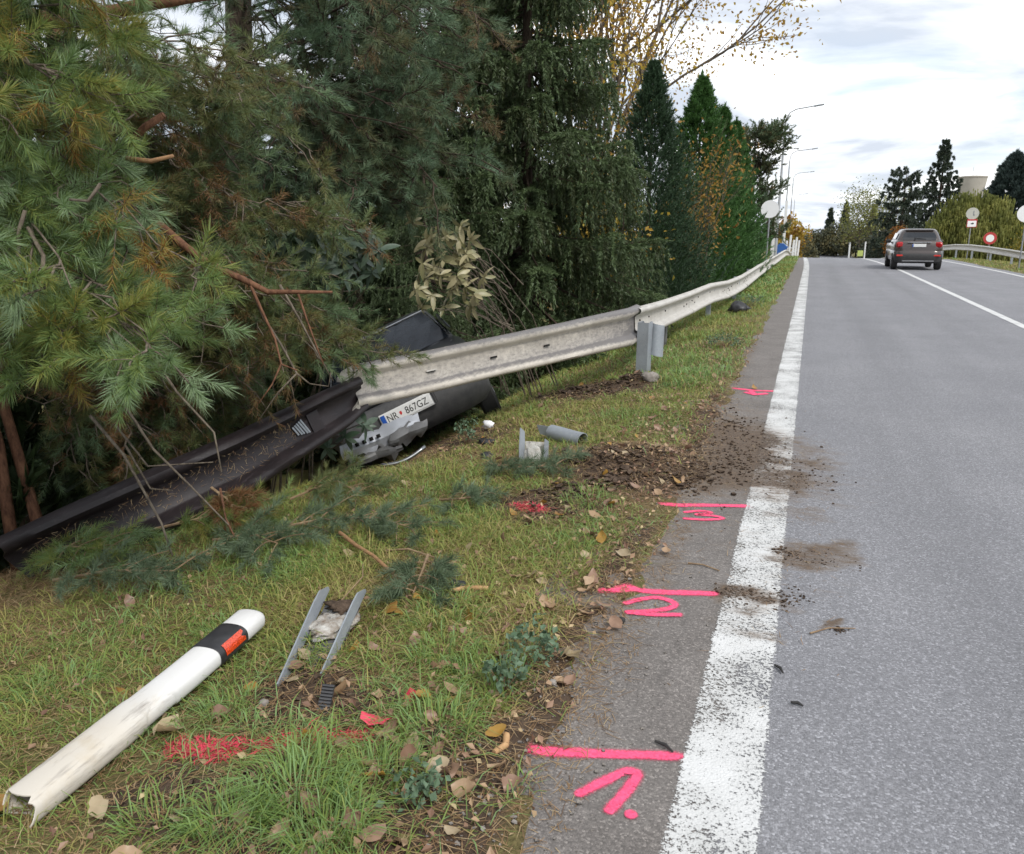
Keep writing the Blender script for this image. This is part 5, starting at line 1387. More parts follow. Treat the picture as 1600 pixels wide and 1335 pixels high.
# right side and far end
R5 = np.random.default_rng(505)
def conic(label, base, H, R, mat, n_w, K=20, nl=.3, w=.10, **k):
    return fir(label, base, H, R, mat, R5, n_whorl=n_w, per=8, K=K, nl=nl, w=w, hang=k.pop('hang', .5), n_side=5, **k)
conic('dark broken topped fir left of the tallest fir on the right', (9.7, 107, -3.2), 11.6, 4.4, M['farfir'], 15, fn=lambda f: .32 + .75 * (1 - f) if f < .93 else .4, hang=.4, K=44, name='fir_tree', cat='fir tree', trunk_r=.3, sweepz=-.10, nl=.26, w=.085)
conic('tallest dark fir with a slim pointed top on the right', (14.3, 114, -3.2), 15.4, 4.6, M['farfir'], 22, fn=lambda f: (1 - f) ** .9 + .05, hang=.4, K=44, name='fir_tree', cat='fir tree', trunk_r=.3, sweepz=-.12, nl=.26, w=.085)
thuja('dense blue grey spruce at the right edge behind the yellow bush', (14.9, 77.4, -1.5), 8.8, 3.5, M['bluespruce'], R5, n=4200, K=22, nl=.34, w=.10, name='spruce_tree', pw=.72)
far_tree('rounded yellow green willow behind the far guardrail', (11.2, 69.6, -1.2), [((-.6, 0, 4.0), (1.6, 1.6, 1.6)), ((1.0, .3, 4.0), (1.6, 1.5, 1.7)), ((-1.6, 0, 2.9), (1.4, 1.4, 1.8)), ((.2, -.4, 2.4), (2.0, 1.6, 1.9)), ((2.0, 0, 2.4), (1.6, 1.4, 1.7)), ((2.9, -.2, 1.8), (1.1, 1.2, 1.5))], M['willow'], R5, 14000, .22, name='willow_tree', cat='willow tree', droop=1.3, aspect=.45, gap=.25, shell=.6)
far_tree('orange autumn bush between the dark firs and the car', (7.6, 82.5, -2.3), [((0, 0, 3.35), (.95, .9, 1.0)), ((.5, 0, 2.6), (1.0, .9, 1.2)), ((-.5, 0, 2.3), (.9, .9, 1.2))], M['orange_leaf'], R5, 1500, .22, name='autumn_bush', cat='bush', gap=.3)
broadleaf('yellow leaved bush at the right edge beside the red ringed sign', (13.3, 58.0, g1(13.3, 58)), 3.4, ((0, 0, .8), (.3, 0, .75), (-.35, 0, .7), (.6, 0, .7)), M['yellow_leaf'], M['bark_grey'], R5, size=.14, n=1300, name='yellow_bush', cat='bush', r0=.03, spread=.3)
broadleaf('second yellow leaved bush at the edge of the photo below the blue grey spruce', (11.6, 50.0, g1(11.6, 50)), 2.3, ((0, 0, .8), (.4, 0, .75), (-.35, 0, .7)), M['yellow_leaf'], M['bark_grey'], R5, size=.15, n=1400, name='yellow_bush', cat='bush', r0=.03, spread=.3, tint=.25)
broadleaf('pale yellow green thin tree in the gap left of the dark firs', (7.4, 132, -3.2), 11.5, ((0, 0, .8), (.25, 0, .8), (-.3, 0, .75), (.1, .2, .9)), M['willow'], M['bark_grey'], R5, size=.30, n=4200, r0=.12, spread=.15)
far_tree('yellow autumn tree at the far left end behind the white railing', (-2.6, 110, -3.2), [((0, 0, 4.9), (1.6, 1.6, 1.9)), ((1.1, 0, 3.6), (1.6, 1.4, 2.0)), ((-.6, 0, 3.2), (1.6, 1.4, 2.2)), ((.6, 0, 1.8), (1.9, 1.4, 1.8))], M['autumn'], R5, 2600, .34, gap=.3, tint=.55, shell=.55)
far_tree('small green bush at the roadside below the far yellow tree', (-.2, 96, -3.2), [((0, 0, 2.6), (.8, .8, 1.5)), ((.4, 0, 1.9), (.8, .8, 1.2))], M['farwood'], R5, 700, .25, name='bush', cat='bush', gap=.3)
wood_l = ['dark bushy tree in the distant wood at the end of the road', 'dark pointed conifer standing out of the distant wood at the end of the road']
for i, (px, y, h_, w_, con) in enumerate(((-1.8, 175, 3.8, 2.6, 0), (1.5, 168, 5.0, 2.6, 0), (3.0, 172, 7.6, 1.7, 1), (4.6, 165, 6.2, 2.6, 0), (5.6, 170, 8.6, 1.8, 1), (7.6, 160, 6.6, 3.0, 0), (9.8, 158, 7.6, 1.6, 1), (11.2, 152, 7.2, 3.2, 0), (13.5, 140, 7.0, 3.4, 0), (-5.0, 160, 6.0, 3.0, 0), (16.5, 128, 5.6, 3.4, 0), (20, 122, 6.0, 3.6, 0), (25, 118, 7.0, 4, 0), (9.5, 120, 4.6, 2.6, 0))):
    if con: conic(wood_l[1], (px, y, -3.2), h_ + 1.2, w_, M['farfir'], 8, nl=.5, w=.2, group='conifers of the distant wood', name='conifer', cat='conifer', trunk_r=.2)
    else: far_tree(wood_l[0], (px, y, -3.2), [((0, 0, h_ * .55), (w_, w_, h_ * .46)), ((w_ * .5, 0, h_ * .45), (w_ * .8, w_, h_ * .4)), ((-w_ * .5, 0, h_ * .4), (w_ * .8, w_, h_ * .4))], M['farwood'], R5, 1500, .55, group='bushy trees of the distant wood', gap=.25, tint=.3 + .3 * R5.random(), shell=.5)
for i, (x, y, h_, w_) in enumerate(((20.5, 80, 5.2, 3.0), (25, 84, 6.0, 3.4), (18.5, 70, 3.6, 2.4), (23, 66, 4.0, 2.6))):
    far_tree('brownish tree at the extreme right behind the blue grey spruce', (x, y, -1.5), [((0, 0, h_ * .6), (w_, w_, h_ * .42)), ((w_ * .5, 0, h_ * .5), (w_ * .8, w_, h_ * .4))], M['farwood'], R5, 1500, .34, group='trees at the extreme right', gap=.3, tint=.6)

# ------------------------------------------------------------------ grass, litter, clods
R6 = np.random.default_rng(606)
def blades(rng, P, ln, w, lean, tint, curve=.6, az=None):
    """three-triangle blades bending over"""
    n = len(P); a = rng.random(n) * 2 * np.pi if az is None else az
    o = np.stack([np.cos(a), np.sin(a), np.zeros(n)], 1); s_ = np.stack([-np.sin(a), np.cos(a), np.zeros(n)], 1)
    b = rng.normal(size=n) * .9
    s_ = s_ * np.cos(b)[:, None] + o * np.sin(b)[:, None]
    ln = ln[:, None]; le = lean[:, None]; up = np.array([0, 0, 1.])
    d1 = norm(o * le + up * np.maximum(.08, 1 - le * .75)); d2 = norm(o * (le + curve) + up * np.maximum(-.35, 1 - le * .9 - curve))
    m = P + d1 * ln * .5; t = m + d2 * ln * .5
    W = (w[:, None] if hasattr(w, '__len__') else w) * .5
    V = np.stack([P - s_ * W, P + s_ * W, m - s_ * W * .8, m + s_ * W * .8, t], 1).reshape(-1, 3)
    i = np.arange(n)[:, None, None] * 5
    T = (i + np.array([[0, 1, 3], [0, 3, 2], [2, 3, 4]])[None]).reshape(-1, 3)
    return V, T, np.repeat(tint, 5)
def verge(rng, n, x0, x1, y0, y1):
    x = rng.uniform(x0, x1, n); y = rng.uniform(y0, y1, n)
    return x, y
VV = []; TT_ = []; TI = []; off = 0
def addb(V, T, t):
    global off
    VV.append(V); TT_.append(T + off); TI.append(t); off += len(V)
def grass_patch(n, x0, x1, y0, y1, ln, w, dry=.35, lush=0.0, keepf=None, lean=(.25, .9), ybias=1.0):
    x = R6.uniform(x0, x1, n); y = y0 + (y1 - y0) * R6.random(n) ** ybias
    edge = -.64 - .10 * (fbm(y * 1.7, y * .3, 21) - .5) * 2 - .06 * (fbm(y * 7, y * .9, 22) - .5) * 2
    den = fbm(x * 1.9, y * 1.9, 31); fine = fbm(x * 7, y * 7, 33, 3)
    sm = soil_mask(x, y)
    keep = (x < edge) | (x > 7.3)
    pk = np.clip(.25 + 1.5 * (den - .3) + .9 * (fine - .45), .04, 1) * np.clip(1 - 1.25 * sm, .01, 1)
    u = -x
    pk *= np.clip((u - .55) / .35, .18, 1) * (x < 3) + (x >= 3)
    pk *= np.clip(1 - (u - 3.2) / 1.2, 0.0, 1) * (x < 3) + (x >= 3)        # thins out under the trees
    keep &= R6.random(n) < pk
    x, y, den, fine = x[keep], y[keep], den[keep], fine[keep]; m = len(x)
    P = np.stack([x, y, gz(x, y) - .006], 1)
    g = fbm(x * 1.1 + 5, y * 1.1, 41)
    tint = np.clip(.66 + (g - .5) * .9 + lush + R6.normal(size=m) * .14, .22, 1)
    isdry = R6.random(m) < dry * (1.3 - g)
    tint = np.where(isdry, R6.uniform(.05, .5, m), tint)
    L = ln * (.5 + R6.random(m)) * (.65 + .7 * den)
    le = R6.uniform(*lean, m); le = np.where(isdry, le * 1.5, le)
    V, T, t = blades(R6, P, L, w * (.6 + .8 * R6.random(m)), le, tint, .5)
    addb(V, T, t)
grass_patch(170000, -4.0, -.55, .9, 4.2, .098, .0042, .43, lean=(.35, 1.3), ybias=.85)
grass_patch(105000, -3.9, -.55, 4.0, 8.5, .09, .0058, .42, lean=(.3, 1.1))
grass_patch(70000, -4.4, -.5, 8.0, 20, .11, .010, .28, .10, lean=(.2, .8))
grass_patch(60000, -3.8, -.5, 19, 56, .13, .028, .25, .12, lean=(.15, .7))
grass_patch(45000, 7.25, 14, 18, 60, .12, .03, .45, -.05, lean=(.2, .8))
def tuft(cx, cy, r, n, ln, w=.0042, t=.85, lean=(.15, .95)):
    a = R6.random(n) * 6.283; q = np.sqrt(R6.random(n)) * r
    x, y = cx + q * np.cos(a), cy + q * np.sin(a)
    P = np.stack([x, y, gz(x, y) - .005], 1)
    V, T, tt = blades(R6, P, ln * (.5 + .7 * R6.random(n)), w * (.7 + .6 * R6.random(n)), R6.uniform(*lean, n), np.clip(t + R6.normal(size=n) * .12, 0, 1), .75, a + R6.normal(size=n) * .7)
    addb(V, T, tt)
for cx, cy, r, n, ln in ((-1.22, 1.60, .13, 420, .21), (-1.06, 1.50, .10, 300, .18), (-1.34, 1.46, .10, 260, .17), (-1.05, 1.74, .10, 260, .16), (-.98, 2.0, .12, 260, .15), (-.95, 2.35, .14, 260, .14), (-1.16, 2.45, .12, 220, .14), (-2.18, 2.45, .09, 160, .13), (-2.45, 1.9, .15, 200, .13), (-1.75, 1.95, .1, 140, .13), (-1.30, 2.75, .16, 240, .13), (-2.2, 2.95, .1, 140, .13), (-1.55, 1.42, .1, 160, .13),
                         (-1.1, 4.3, .15, 200, .14), (-2.2, 4.3, .2, 240, .14), (-1.7, 3.9, .2, 200, .13), (-2.6, 5.0, .2, 200, .14), (-1.5, 6.6, .25, 260, .13), (-1.15, 8.6, .3, 420, .15), (-1.35, 9.6, .3, 400, .16), (-.9, 9.2, .2, 220, .13)):
    tuft(cx, cy, r, n, ln)
for i in range(70):
    y = R6.uniform(1.2, 9); x = R6.uniform(-3.0, -.72)
    if soil_mask(np.array([x]), np.array([y]))[0] < .3: tuft(x, y, R6.uniform(.04, .10), 60, R6.uniform(.08, .15), .0045, R6.uniform(.45, .9))
o = link('grass', soup('grass', np.concatenate(VV), np.concatenate(TT_), M['grass'], tint=np.concatenate(TI)), kind='stuff', label='autumn verge grass, green mixed with straw')

# dry straw and fallen needles lying flat
def litter(n, x0, x1, y0, y1, ln, w, ybias=1.0, keepf=None):
    x = R6.uniform(x0, x1, n); y = y0 + (y1 - y0) * R6.random(n) ** ybias
    if keepf is not None:
        k = R6.random(n) < keepf(x, y); x, y = x[k], y[k]
    m = len(x); a = R6.random(m) * 6.283; L = ln * (.4 + R6.random(m))
    d = np.stack([np.cos(a), np.sin(a), R6.normal(size=m) * .12], 1) * L[:, None]; s_ = np.stack([-np.sin(a), np.cos(a), np.zeros(m)], 1) * w * .5
    z = np.maximum(gz(x, y), np.where((x > -.95) & (x < 7), crest(y), -99)) + .003 + .012 * R6.random(m) * (x < -.7)
    P = np.stack([x, y, z], 1)
    b = s_ * (R6.normal(size=m) * 2)[:, None]
    V = np.stack([P - s_, P + s_, P + d * .5 + b + s_, P + d * .5 + b - s_, P + d], 1).reshape(-1, 3)
    T = (np.arange(m)[:, None, None] * 5 + np.array([[0, 1, 2], [0, 2, 3], [3, 2, 4]])[None]).reshape(-1, 3)
    return V, T, np.repeat(np.clip(R6.normal(size=m) * .25 + .5, 0, 1), 5)
LV = []; LT = []; LI = []; lo = 0
for arg in (dict(n=42000, x0=-4.2, x1=-.6, y0=.9, y1=5.5, ln=.075, w=.0022), dict(n=20000, x0=-4.0, x1=-.6, y0=5, y1=12, ln=.09, w=.0045), dict(n=16000, x0=-5.5, x1=-2.8, y0=1.5, y1=6, ln=.10, w=.003),
            dict(n=5200, x0=-.95, x1=-.48, y0=1.2, y1=9, ln=.055, w=.0020), dict(n=1500, x0=-.6, x1=.25, y0=2.4, y1=7.5, ln=.05, w=.0022, keepf=lambda x, y: np.clip(dirt_mask(x, y), .05, 1))):
    V, T, t = litter(**arg); LV.append(V); LT.append(T + lo); LI.append(t); lo += len(V)
link('dry_straw', soup('dry_straw', np.concatenate(LV), np.concatenate(LT), M['litter'], tint=np.concatenate(LI)), kind='stuff', label='dry straw and fallen pine needles')

# lumps of earth, gravel at the broken pavement edge
def clods(rng, pts, sizes, flat=.7):
    base = np.array([(1, 0, 0), (-1, 0, 0), (0, 1, 0), (0, -1, 0), (0, 0, 1), (0, 0, -1), (.6, .6, .5), (-.6, .6, .45), (.6, -.6, .5), (-.6, -.6, .5)], float)
    F = np.array([(0, 6, 8), (2, 6, 7), (1, 7, 9), (3, 8, 9), (4, 6, 8), (4, 7, 6), (4, 9, 7), (4, 8, 9), (0, 2, 6), (2, 1, 7), (1, 3, 9), (3, 0, 8), (5, 2, 0), (5, 1, 2), (5, 3, 1), (5, 0, 3)])
    n = len(pts); S = np.array(sizes)[:, None, None] * (.6 + .7 * rng.random((n, 1, 3))); S[..., 2] *= flat
    a = rng.random(n) * 6.28; R = np.zeros((n, 3, 3)); R[:, 0, 0] = np.cos(a); R[:, 0, 1] = -np.sin(a); R[:, 1, 0] = np.sin(a); R[:, 1, 1] = np.cos(a); R[:, 2, 2] = 1
    V = base[None] * S * (.75 + .5 * rng.random((n, 10, 1))); V = np.einsum('nij,nkj->nki', R, V) + np.array(pts)[:, None]
    return V.reshape(-1, 3), (np.arange(n)[:, None, None] * 10 + F[None]).reshape(-1, 3)
pts = []; sz = []
for cx, cy, rx, ry, n, s0, s1 in ((-.40, 5.6, .42, .75, 1100, .002, .013), (-.05, 5.3, .24, .40, 420, .002, .009), (-1.0, 5.15, .5, .35, 760, .004, .026), (-1.25, 5.3, .3, .3, 260, .006, .03), (-2.1, 8.2, .6, .35, 420, .008, .035), (-1.72, 8.55, .2, .16, 160, .008, .035), (-1.52, 2.05, .28, .22, 520, .002, .012), (-1.42, 1.5, .38, .22, 560, .002, .012),
                                  (-.10, 3.37, .17, .10, 330, .0015, .010), (.02, 3.42, .12, .10, 120, .0015, .008), (.10, 3.9, .20, .1, 160, .0015, .006), (-.02, 3.93, .05, .05, 40, .004, .014), (-.1, 2.97, .05, .03, 30, .002, .006), (.23, 3.18, .04, .03, 34, .003, .010), (-1.35, 4.2, .35, .25, 300, .004, .02), (-.62, 5.0, .15, .3, 200, .004, .02), (-.5, 6.6, .3, .5, 200, .004, .016), (-1.3, 4.45, .16, .14, 130, .01, .04), (-1.05, 4.7, .14, .14, 90, .01, .04)):
    q = R6.normal(size=(n, 2)) * .55
    for a, b in q:
        x, y = cx + a * rx, cy + b * ry; s_ = s0 + (s1 - s0) * R6.random() ** 2.6
        pts.append((x, y, top1(x, y) + s_ * .25)); sz.append(s_)
V, T = clods(R6, pts, sz)
link('loose_soil', soup('loose_soil', V, T, M['clod']), kind='stuff', label='loose dark soil thrown up from the verge')
pts = []; sz = []
for i in range(1500):
    y = R6.uniform(1.0, 8.5) if i % 3 else R6.uniform(1.0, 2.6); x = -.72 + R6.normal() * .07 + (.0 if i % 4 else R6.uniform(0, .35)); s_ = .0025 + .007 * R6.random() ** 3
    pts.append((x, y, top1(x, y) + s_ * .3)); sz.append(s_)
V, T = clods(R6, pts, sz)
link('gravel', soup('gravel', V, T, M['stone']), kind='stuff', label='gravel along the broken pavement edge')

# pink sprayed grass and soil in the verge
def pink_patch(label, path, n, w):
    P = []
    for i in range(n):
        f = R6.random() * (len(path) - 1); k = int(f); a, b = path[k], path[k + 1]; t = f - k
        P.append((a[0] + (b[0] - a[0]) * t + R6.normal() * w * .4, a[1] + (b[1] - a[1]) * t + R6.normal() * w))
    P = np.array(P); z = gz(P[:, 0], P[:, 1]) + .004
    m = len(P)
    V, T, t = blades(R6, np.stack([P[:, 0], P[:, 1], z], 1), .045 * (.5 + R6.random(m)), .0045 * (.6 + .8 * R6.random(m)), R6.uniform(.6, 1.8, m), np.clip(.6 + R6.normal(size=m) * .3, 0, 1), .4)
    return link('painted_grass', soup('painted_grass', V, T, M['pinkgrass'], tint=t), label=label, cat='paint mark', group='pink paint on the verge grass')
pink_patch('pink sprayed grass and soil to the right of the marker post, longest pink patch', [(-1.78, 1.72), (-1.64, 1.72), (-1.54, 1.74)], 900, .022)
pink_patch('thin pink sprayed grass streak leading to the pink sprayed leaf', [(-1.50, 1.77), (-1.40, 1.82), (-1.28, 1.87), (-1.18, 1.92)], 520, .016)
pink_patch('faint red sprayed grass below the pale post stub', [(-1.52, 4.20), (-1.42, 4.13), (-1.28, 4.09)], 420, .03)

# broken pine boughs lying in the grass
def fallen_bough(path, label, n_sec=12, sec=.22, K=72, nl=.060, w=.0030, mat='bough', tint=(.6, 1.0), n_sh=5):
    pts = [Vector((x, y, g1(x, y) + z)) for x, y, z in path]
    root = empty('pine_bough', pts[0], label=label, cat='pine bough')
    wood = MB(); wood.tube(pts, [.009, .004], 6); cr = Crown()
    for k in range(n_sec):
        p, d = at(pts, .12 + .88 * (k + R6.random()) / n_sec)
        sd_ = d.cross(Vector((0, 0, 1))).normalized() * (1 if k % 2 else -1)
        dv = (d * .7 + sd_ * (.4 + .6 * R6.random()) + Vector((0, 0, R6.normal() * .18 + .05))).normalized()
        q = p + dv * sec * (.5 + .7 * R6.random()); q.z = max(q.z, g1(q.x, q.y) + .02)
        sp = bez(p, p.lerp(q, .5) + Vector((0, 0, .03)), q, 4)
        wood.tube(sp, [.0038, .002], 4, cap=False)
        for m in range(n_sh):
            pp, d2 = at(sp, .2 + .8 * (m + R6.random()) / n_sh)
            dd = (d2 + Vector(R6.normal(size=3)) * .4).normalized()
            cr.shoot(pp, dd, .10 * (.6 + .7 * R6.random()), R6.uniform(*tint))
    put(wood.obj('twigs', M['twig_pale'], None), root)
    crown_obj('needles', [cr.needles(R6, K, nl, w)], M[mat], root)
fallen_bough([(-2.75, 3.45, .06), (-2.45, 3.6, .09), (-2.15, 3.70, .08), (-1.90, 3.62, .05)], 'blue green pine bough lying in the grass above the broken pale stick', 18, .26)
fallen_bough([(-2.95, 3.3, .05), (-2.7, 3.3, .10), (-2.45, 3.2, .08)], 'blue green pine bough in the grass below the dark torn beam', 14, .24)
fallen_bough([(-1.62, 3.25, .05), (-1.55, 3.05, .06), (-1.50, 2.86, .04)], 'small blue green pine bough to the right of the flange tips', 10, .15, K=70)
fallen_bough([(-2.0, 5.02, .03), (-1.78, 4.80, .06), (-1.45, 4.85, .05)], 'blue green pine bough lying across the pale concrete post stub', 13, .20)
fallen_bough([(-2.0, 4.2, .03), (-1.85, 4.15, .06), (-1.7, 4.25, .04)], 'small blue green pine tuft in the grass left of the faint red spray', 6, .13)
fallen_bough([(-3.95, 3.0, .10), (-3.6, 2.95, .16), (-3.3, 2.95, .12)], 'green pine bough at the left edge covering the low end of the dark beam', 16, .26, mat='needle_green', tint=(.4, .9))
fallen_bough([(-3.4, 3.35, .10), (-3.1, 3.45, .14), (-2.85, 3.6, .10)], 'olive green pine bough lying along the lower edge of the dark beam', 15, .24, mat='needle_green', tint=(.3, .8))
fallen_bough([(-3.5, 2.75, .05), (-3.1, 2.75, .10), (-2.8, 2.85, .06)], 'dark green pine bough on the slope left of the marker post', 15, .24)
fallen_bough([(-3.05, 4.15, .05), (-2.8, 4.3, .12), (-2.55, 4.2, .05)], 'green pine bough under the lower edge of the beam left of the wreck', 14, .24, mat='needle_olive', tint=(.4, .9))
fallen_bough([(-3.15, 3.55, .28), (-3.02, 3.52, .22), (-2.9, 3.45, .16)], 'rust brown dead pine bough on the lower lip of the dark beam', 8, .14, mat='needle_olive', tint=(.0, .16))

def stick(path, r, label, mat='stick', cat='stick', name='broken_stick'):
    pts = [Vector((x, y, top1(x, y) + z)) for x, y, z in path]
    mb = MB(); mb.tube(pts, r, 8)
    return mb.obj(name, M[mat], None, smooth=True, angle=50, label=label, cat=cat)
stick([(-2.23, 3.44, .07), (-2.05, 3.30, .06), (-1.88, 3.18, .05), (-1.65, 3.0, .03)], [.011, .008], 'long broken stick with pale bark lying slanted in the middle of the verge', 'stick')
stick([(-1.36, 2.95, .02), (-1.29, 2.99, .022), (-1.21, 3.01, .022)], [.012, .011], 'short reddish wood piece in grass near the middle of the verge', 'splinter')
stick([(-.76, 2.03, .012), (-.745, 1.985, .016), (-.765, 1.94, .01)], [.012, .009], 'small splintered wood piece at the pavement edge left of the number 1', 'splinter')
stick([(-1.74, 2.62, .06), (-1.70, 2.78, .13), (-1.80, 2.95, .12)], [.003, .002], 'thin bent straw rising behind the flange tips', 'twig_pale')
stick([(-.43, 3.63, .006), (-.36, 3.63, .008), (-.28, 3.59, .006)], [.004, .003], 'thin twig lying on the pavement between the numbers 2 and 3', 'twig_pale')
stick([(-3.0, 3.45, .30), (-2.85, 3.30, .18), (-2.72, 3.2, .12)], [.007, .004], 'thin brown twig lying across the dark torn beam', 'bark_red')
stick([(-1.9, 3.35, .03), (-1.75, 3.3, .05), (-1.6, 3.28, .03)], [.006, .004], 'thin twig beside the long broken stick', 'twig_pale')
stick([(.12, 3.10, .006), (.19, 3.16, .012), (.29, 3.20, .008)], [.004, .002], 'pale root fibre of the small turf clump lying on the asphalt', 'twig_pale')
lump('stone', (-1.50, 8.42, g1(-1.5, 8.42) + .03), (.085, .07, .06), M['stone'], None, 4, 10, .5, label='brown grey stone in the soil at the foot of the bare post', cat='stone')
lump('stone', (-.715, 2.37, top1(-.715, 2.37) + .008), (.015, .013, .011), M['stone'], None, 8, 7, .3, label='small rounded pebble at the pavement edge below the grey leaved weeds', cat='stone')
lump('stone', (-1.62, 1.98, g1(-1.62, 1.98) + .012), (.018, .016, .014), M['stone'], None, 14, 7, .3, label='small grey pebble in the soil patch left of the black ribbed strip', cat='stone')
lump('stone', (-.60, 2.94, .012), (.014, .013, .012), M['rubber'], None, 15, 7, .3, label='small dark lump on the pavement below the number 2', cat='stone')

# weeds
def weed(x, y, r, n, label, mat='herb', h_=.12):
    root = empty('weed', (x, y, g1(x, y)), label=label, cat='weed')
    wood = MB(); P = []
    for k in range(n):
        a = R6.random() * 6.28; q = r * R6.random() ** .5
        tip = Vector((x + q * math.cos(a), y + q * math.sin(a), g1(x, y) + h_ * (.4 + .7 * R6.random())))
        wood.tube([(x, y, g1(x, y)), tip], [.002, .001], 3, cap=False)
        for j in range(9): P.append(tip + Vector(R6.normal(size=3)) * .015)
    put(wood.obj('stems', M['twig_pale'], None), root)
    crown_obj('leaves', [leaves_at(R6, np.array([tuple(p) for p in P]), .026, .55, .7, .25, 1.2)], M[mat], root)
weed(-.83, 2.50, .09, 22, 'grey green weed at the pavement edge, larger upper one of the pair')
weed(-.86, 2.28, .07, 18, 'grey green weed at the pavement edge, lower one of the pair')
weed(-.90, 1.69, .06, 14, 'small green weed near the bottom edge beside the grass tuft', h_=.08)
weed(-1.10, 17.3, .30, 60, 'grey leaved weed patch beside the black plastic fragment', h_=.22)
weed(-1.0, 11.2, .25, 46, 'grey green weeds at the verge edge beyond the farthest pink mark', h_=.16)
weed(-2.62, 6.05, .09, 22, 'fresh green sprig growing in front of the bumper of the wreck', h_=.2)

# fallen leaves: each an object
def dead_leaf_mesh(seed, mat, L=.07):
    rr = np.random.default_rng(seed); mb = MB(); n = 7; vs = []; L *= 1.12
    cl = rr.uniform(.1, .45); tw = rr.normal() * .6; cup = rr.uniform(-.15, .4)
    for i in range(n + 1):
        t = i / n; w = L * rr.uniform(.26, .40) * math.sin(math.pi * min(1, t * .93 + .05)) ** .8
        for j in range(5):
            s_ = j / 2 - 1
            vs.append((L * (t - .5), s_ * w, L * (cl * (t - .5) ** 2 * 1.4 + cup * s_ * s_ * w / L + tw * s_ * (t - .5) * .3 + rr.normal() * .018)))
    fs = [(i * 5 + j, i * 5 + j + 1, i * 5 + j + 6, i * 5 + j + 5) for i in range(n) for j in range(4)]
    b = len(vs); vs += [(-L * .5, -.001, 0), (-L * .5, .001, 0), (-L * .75, 0, .006)]; fs.append((b, b + 1, b + 2))
    return mb.add(vs, fs).data('fallen_leaf', mat, smooth=True)
lm = [[dead_leaf_mesh(k * 7 + q, M['dead_leaf'][k]) for q in range(4)] for k in range(4)]
ll = ['brown curled leaf fallen on the verge', 'tan dry leaf fallen on the verge', 'ochre yellow leaf fallen on the verge', 'pale bleached leaf fallen on the verge']
lg = ['brown fallen leaves', 'tan fallen leaves', 'ochre fallen leaves', 'pale fallen leaves']
def put_leaf(x, y, k, q, s_, label, group=None, dz=.012, tilt=.45, mat=None):
    o = bpy.data.objects.new('fallen_leaf', lm[k][q]); COL.objects.link(o)
    o.location = (x, y, top1(x, y) + dz * s_ + .006)
    o.rotation_euler = (R6.normal() * tilt, R6.normal() * tilt, R6.random() * 6.28); o.scale = (s_, s_, s_)
    tag(o, label, 'leaf', group)
    if mat:
        o.data = o.data.copy(); o.data.materials[0] = mat
    return o
cnt = 0
while cnt < 286:
    y = 1.05 + 7.6 * R6.random() ** 1.6
    x = R6.uniform(-2.9, -.66) if R6.random() < .42 else -.98 + R6.normal() * .24
    if x < -3.0 or x > -.60 or x < -.75 * y - .9: continue
    k = int(R6.choice([0, 0, 0, 1, 1, 2, 3])); put_leaf(x, y, k, int(R6.integers(4)), R6.uniform(.45, 1.05), ll[k], lg[k], dz=.02); cnt += 1
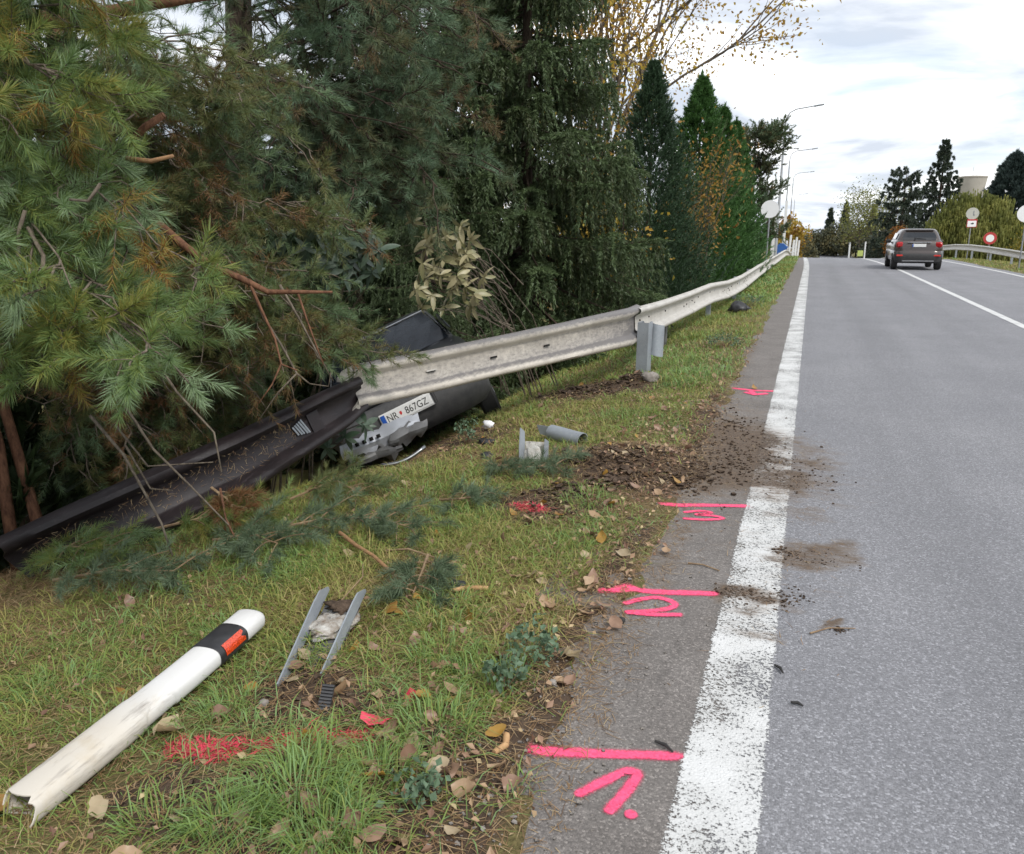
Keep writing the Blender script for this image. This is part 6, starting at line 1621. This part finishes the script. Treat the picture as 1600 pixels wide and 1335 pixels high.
for x, y, k, s_, lb in ((-1.83, 1.76, 3, 1.7, 'large pale yellowish leaf lying just below the marker post'), (-2.02, 1.31, 2, 1.5, 'orange brown leaf at the open end of the marker post'), (-.70, 2.60, 3, 1.3, 'crumpled pale leaf at the pavement edge beside the upper weed'), (-1.445, 2.17, 3, .9, 'pale leaf on the soil between flanges and black ribbed strip'),
                        (-1.62, 2.14, 3, .8, 'yellowish leaf at the near end of the left flange'), (-1.73, 1.90, 0, 1.0, 'brown leaf lying on the soil left of the pink sprayed grass'), (-.70, 2.40, 1, 1.0, 'tan leaf at the pavement edge below the crumpled pale leaf'), (-.92, 2.95, 1, 1.3, 'tan leaf in the grass left of the pink line of number 2'), (-1.53, 2.42, 2, .8, 'ochre leaf on the soil between the two flanges'),
                        (-1.02, 1.9, 3, 1.0, 'pale brown leaf right of the pink sprayed leaf'), (-.42, 8.24, 2, 1.1, 'ochre leaf on the farthest pink line'), (-.55, 3.72, 1, .8, 'tan leaf on the pavement between the numbers 2 and 3')):
    put_leaf(x, y, k, int(R6.integers(4)), s_, lb, tilt=.25)
put_leaf(-1.19, 1.98, 3, 1, 1.25, 'large leaf half covered with pink paint at the end of the pink streak', tilt=.2, mat=M['pink_solid'])
put_leaf(-1.145, 2.14, 3, 2, .85, 'small upright leaf sprayed wholly pink above the pink streak', tilt=.9, mat=M['pink_solid'])
pts = []
P = np.stack([np.where(R6.random(4800) < .5, R6.uniform(-2.9, -.6, 4800), -.95 + .22 * R6.normal(size=4800)), 1.0 + 12 * R6.random(4800) ** 1.3, np.zeros(4800)], 1)
P = P[P[:, 0] < -.5]
P[:, 2] = gz(P[:, 0], P[:, 1]) + .02
V, t = leaves_at(R6, P, .031, .45, .6, .3, 1.5)
link('leaf_litter', soup('leaf_litter', V, np.arange(len(V)).reshape(-1, 3), M['scrap'], tint=t), kind='stuff', label='small scraps of dead leaves')

Pn = []
for i in range(420):
    c, a_, o_ = beam_point(keysd, .25 + .72 * R6.random(), 0, .0); u = R6.uniform(-.075, .10)
    q = c + a_ * u + o_ * (.006 if abs(u) < .07 else .06)
    d = (a_ * R6.normal() + (a_.cross(o_)) * R6.normal() + o_ * .1).normalized() * R6.uniform(.02, .06); w_ = d.cross(o_).normalized() * .0011
    Pn += [q - w_, q + w_, q + d]
link('needle_litter', soup('needle_litter', np.array([tuple(p) for p in Pn]), np.arange(len(Pn)).reshape(-1, 3), M['litter'], tint=R6.random(len(Pn) // 3).repeat(3)), kind='stuff', label='dry pine needles lying on the dark beam')
TRI = sum(len(o.data.loop_triangles) or sum(len(p.vertices) - 2 for p in o.data.polygons) if len(o.data.polygons) < 20000 else len(o.data.polygons) for o in SC.objects if o.type == 'MESH')
print('TRIANGLES about', TRI)
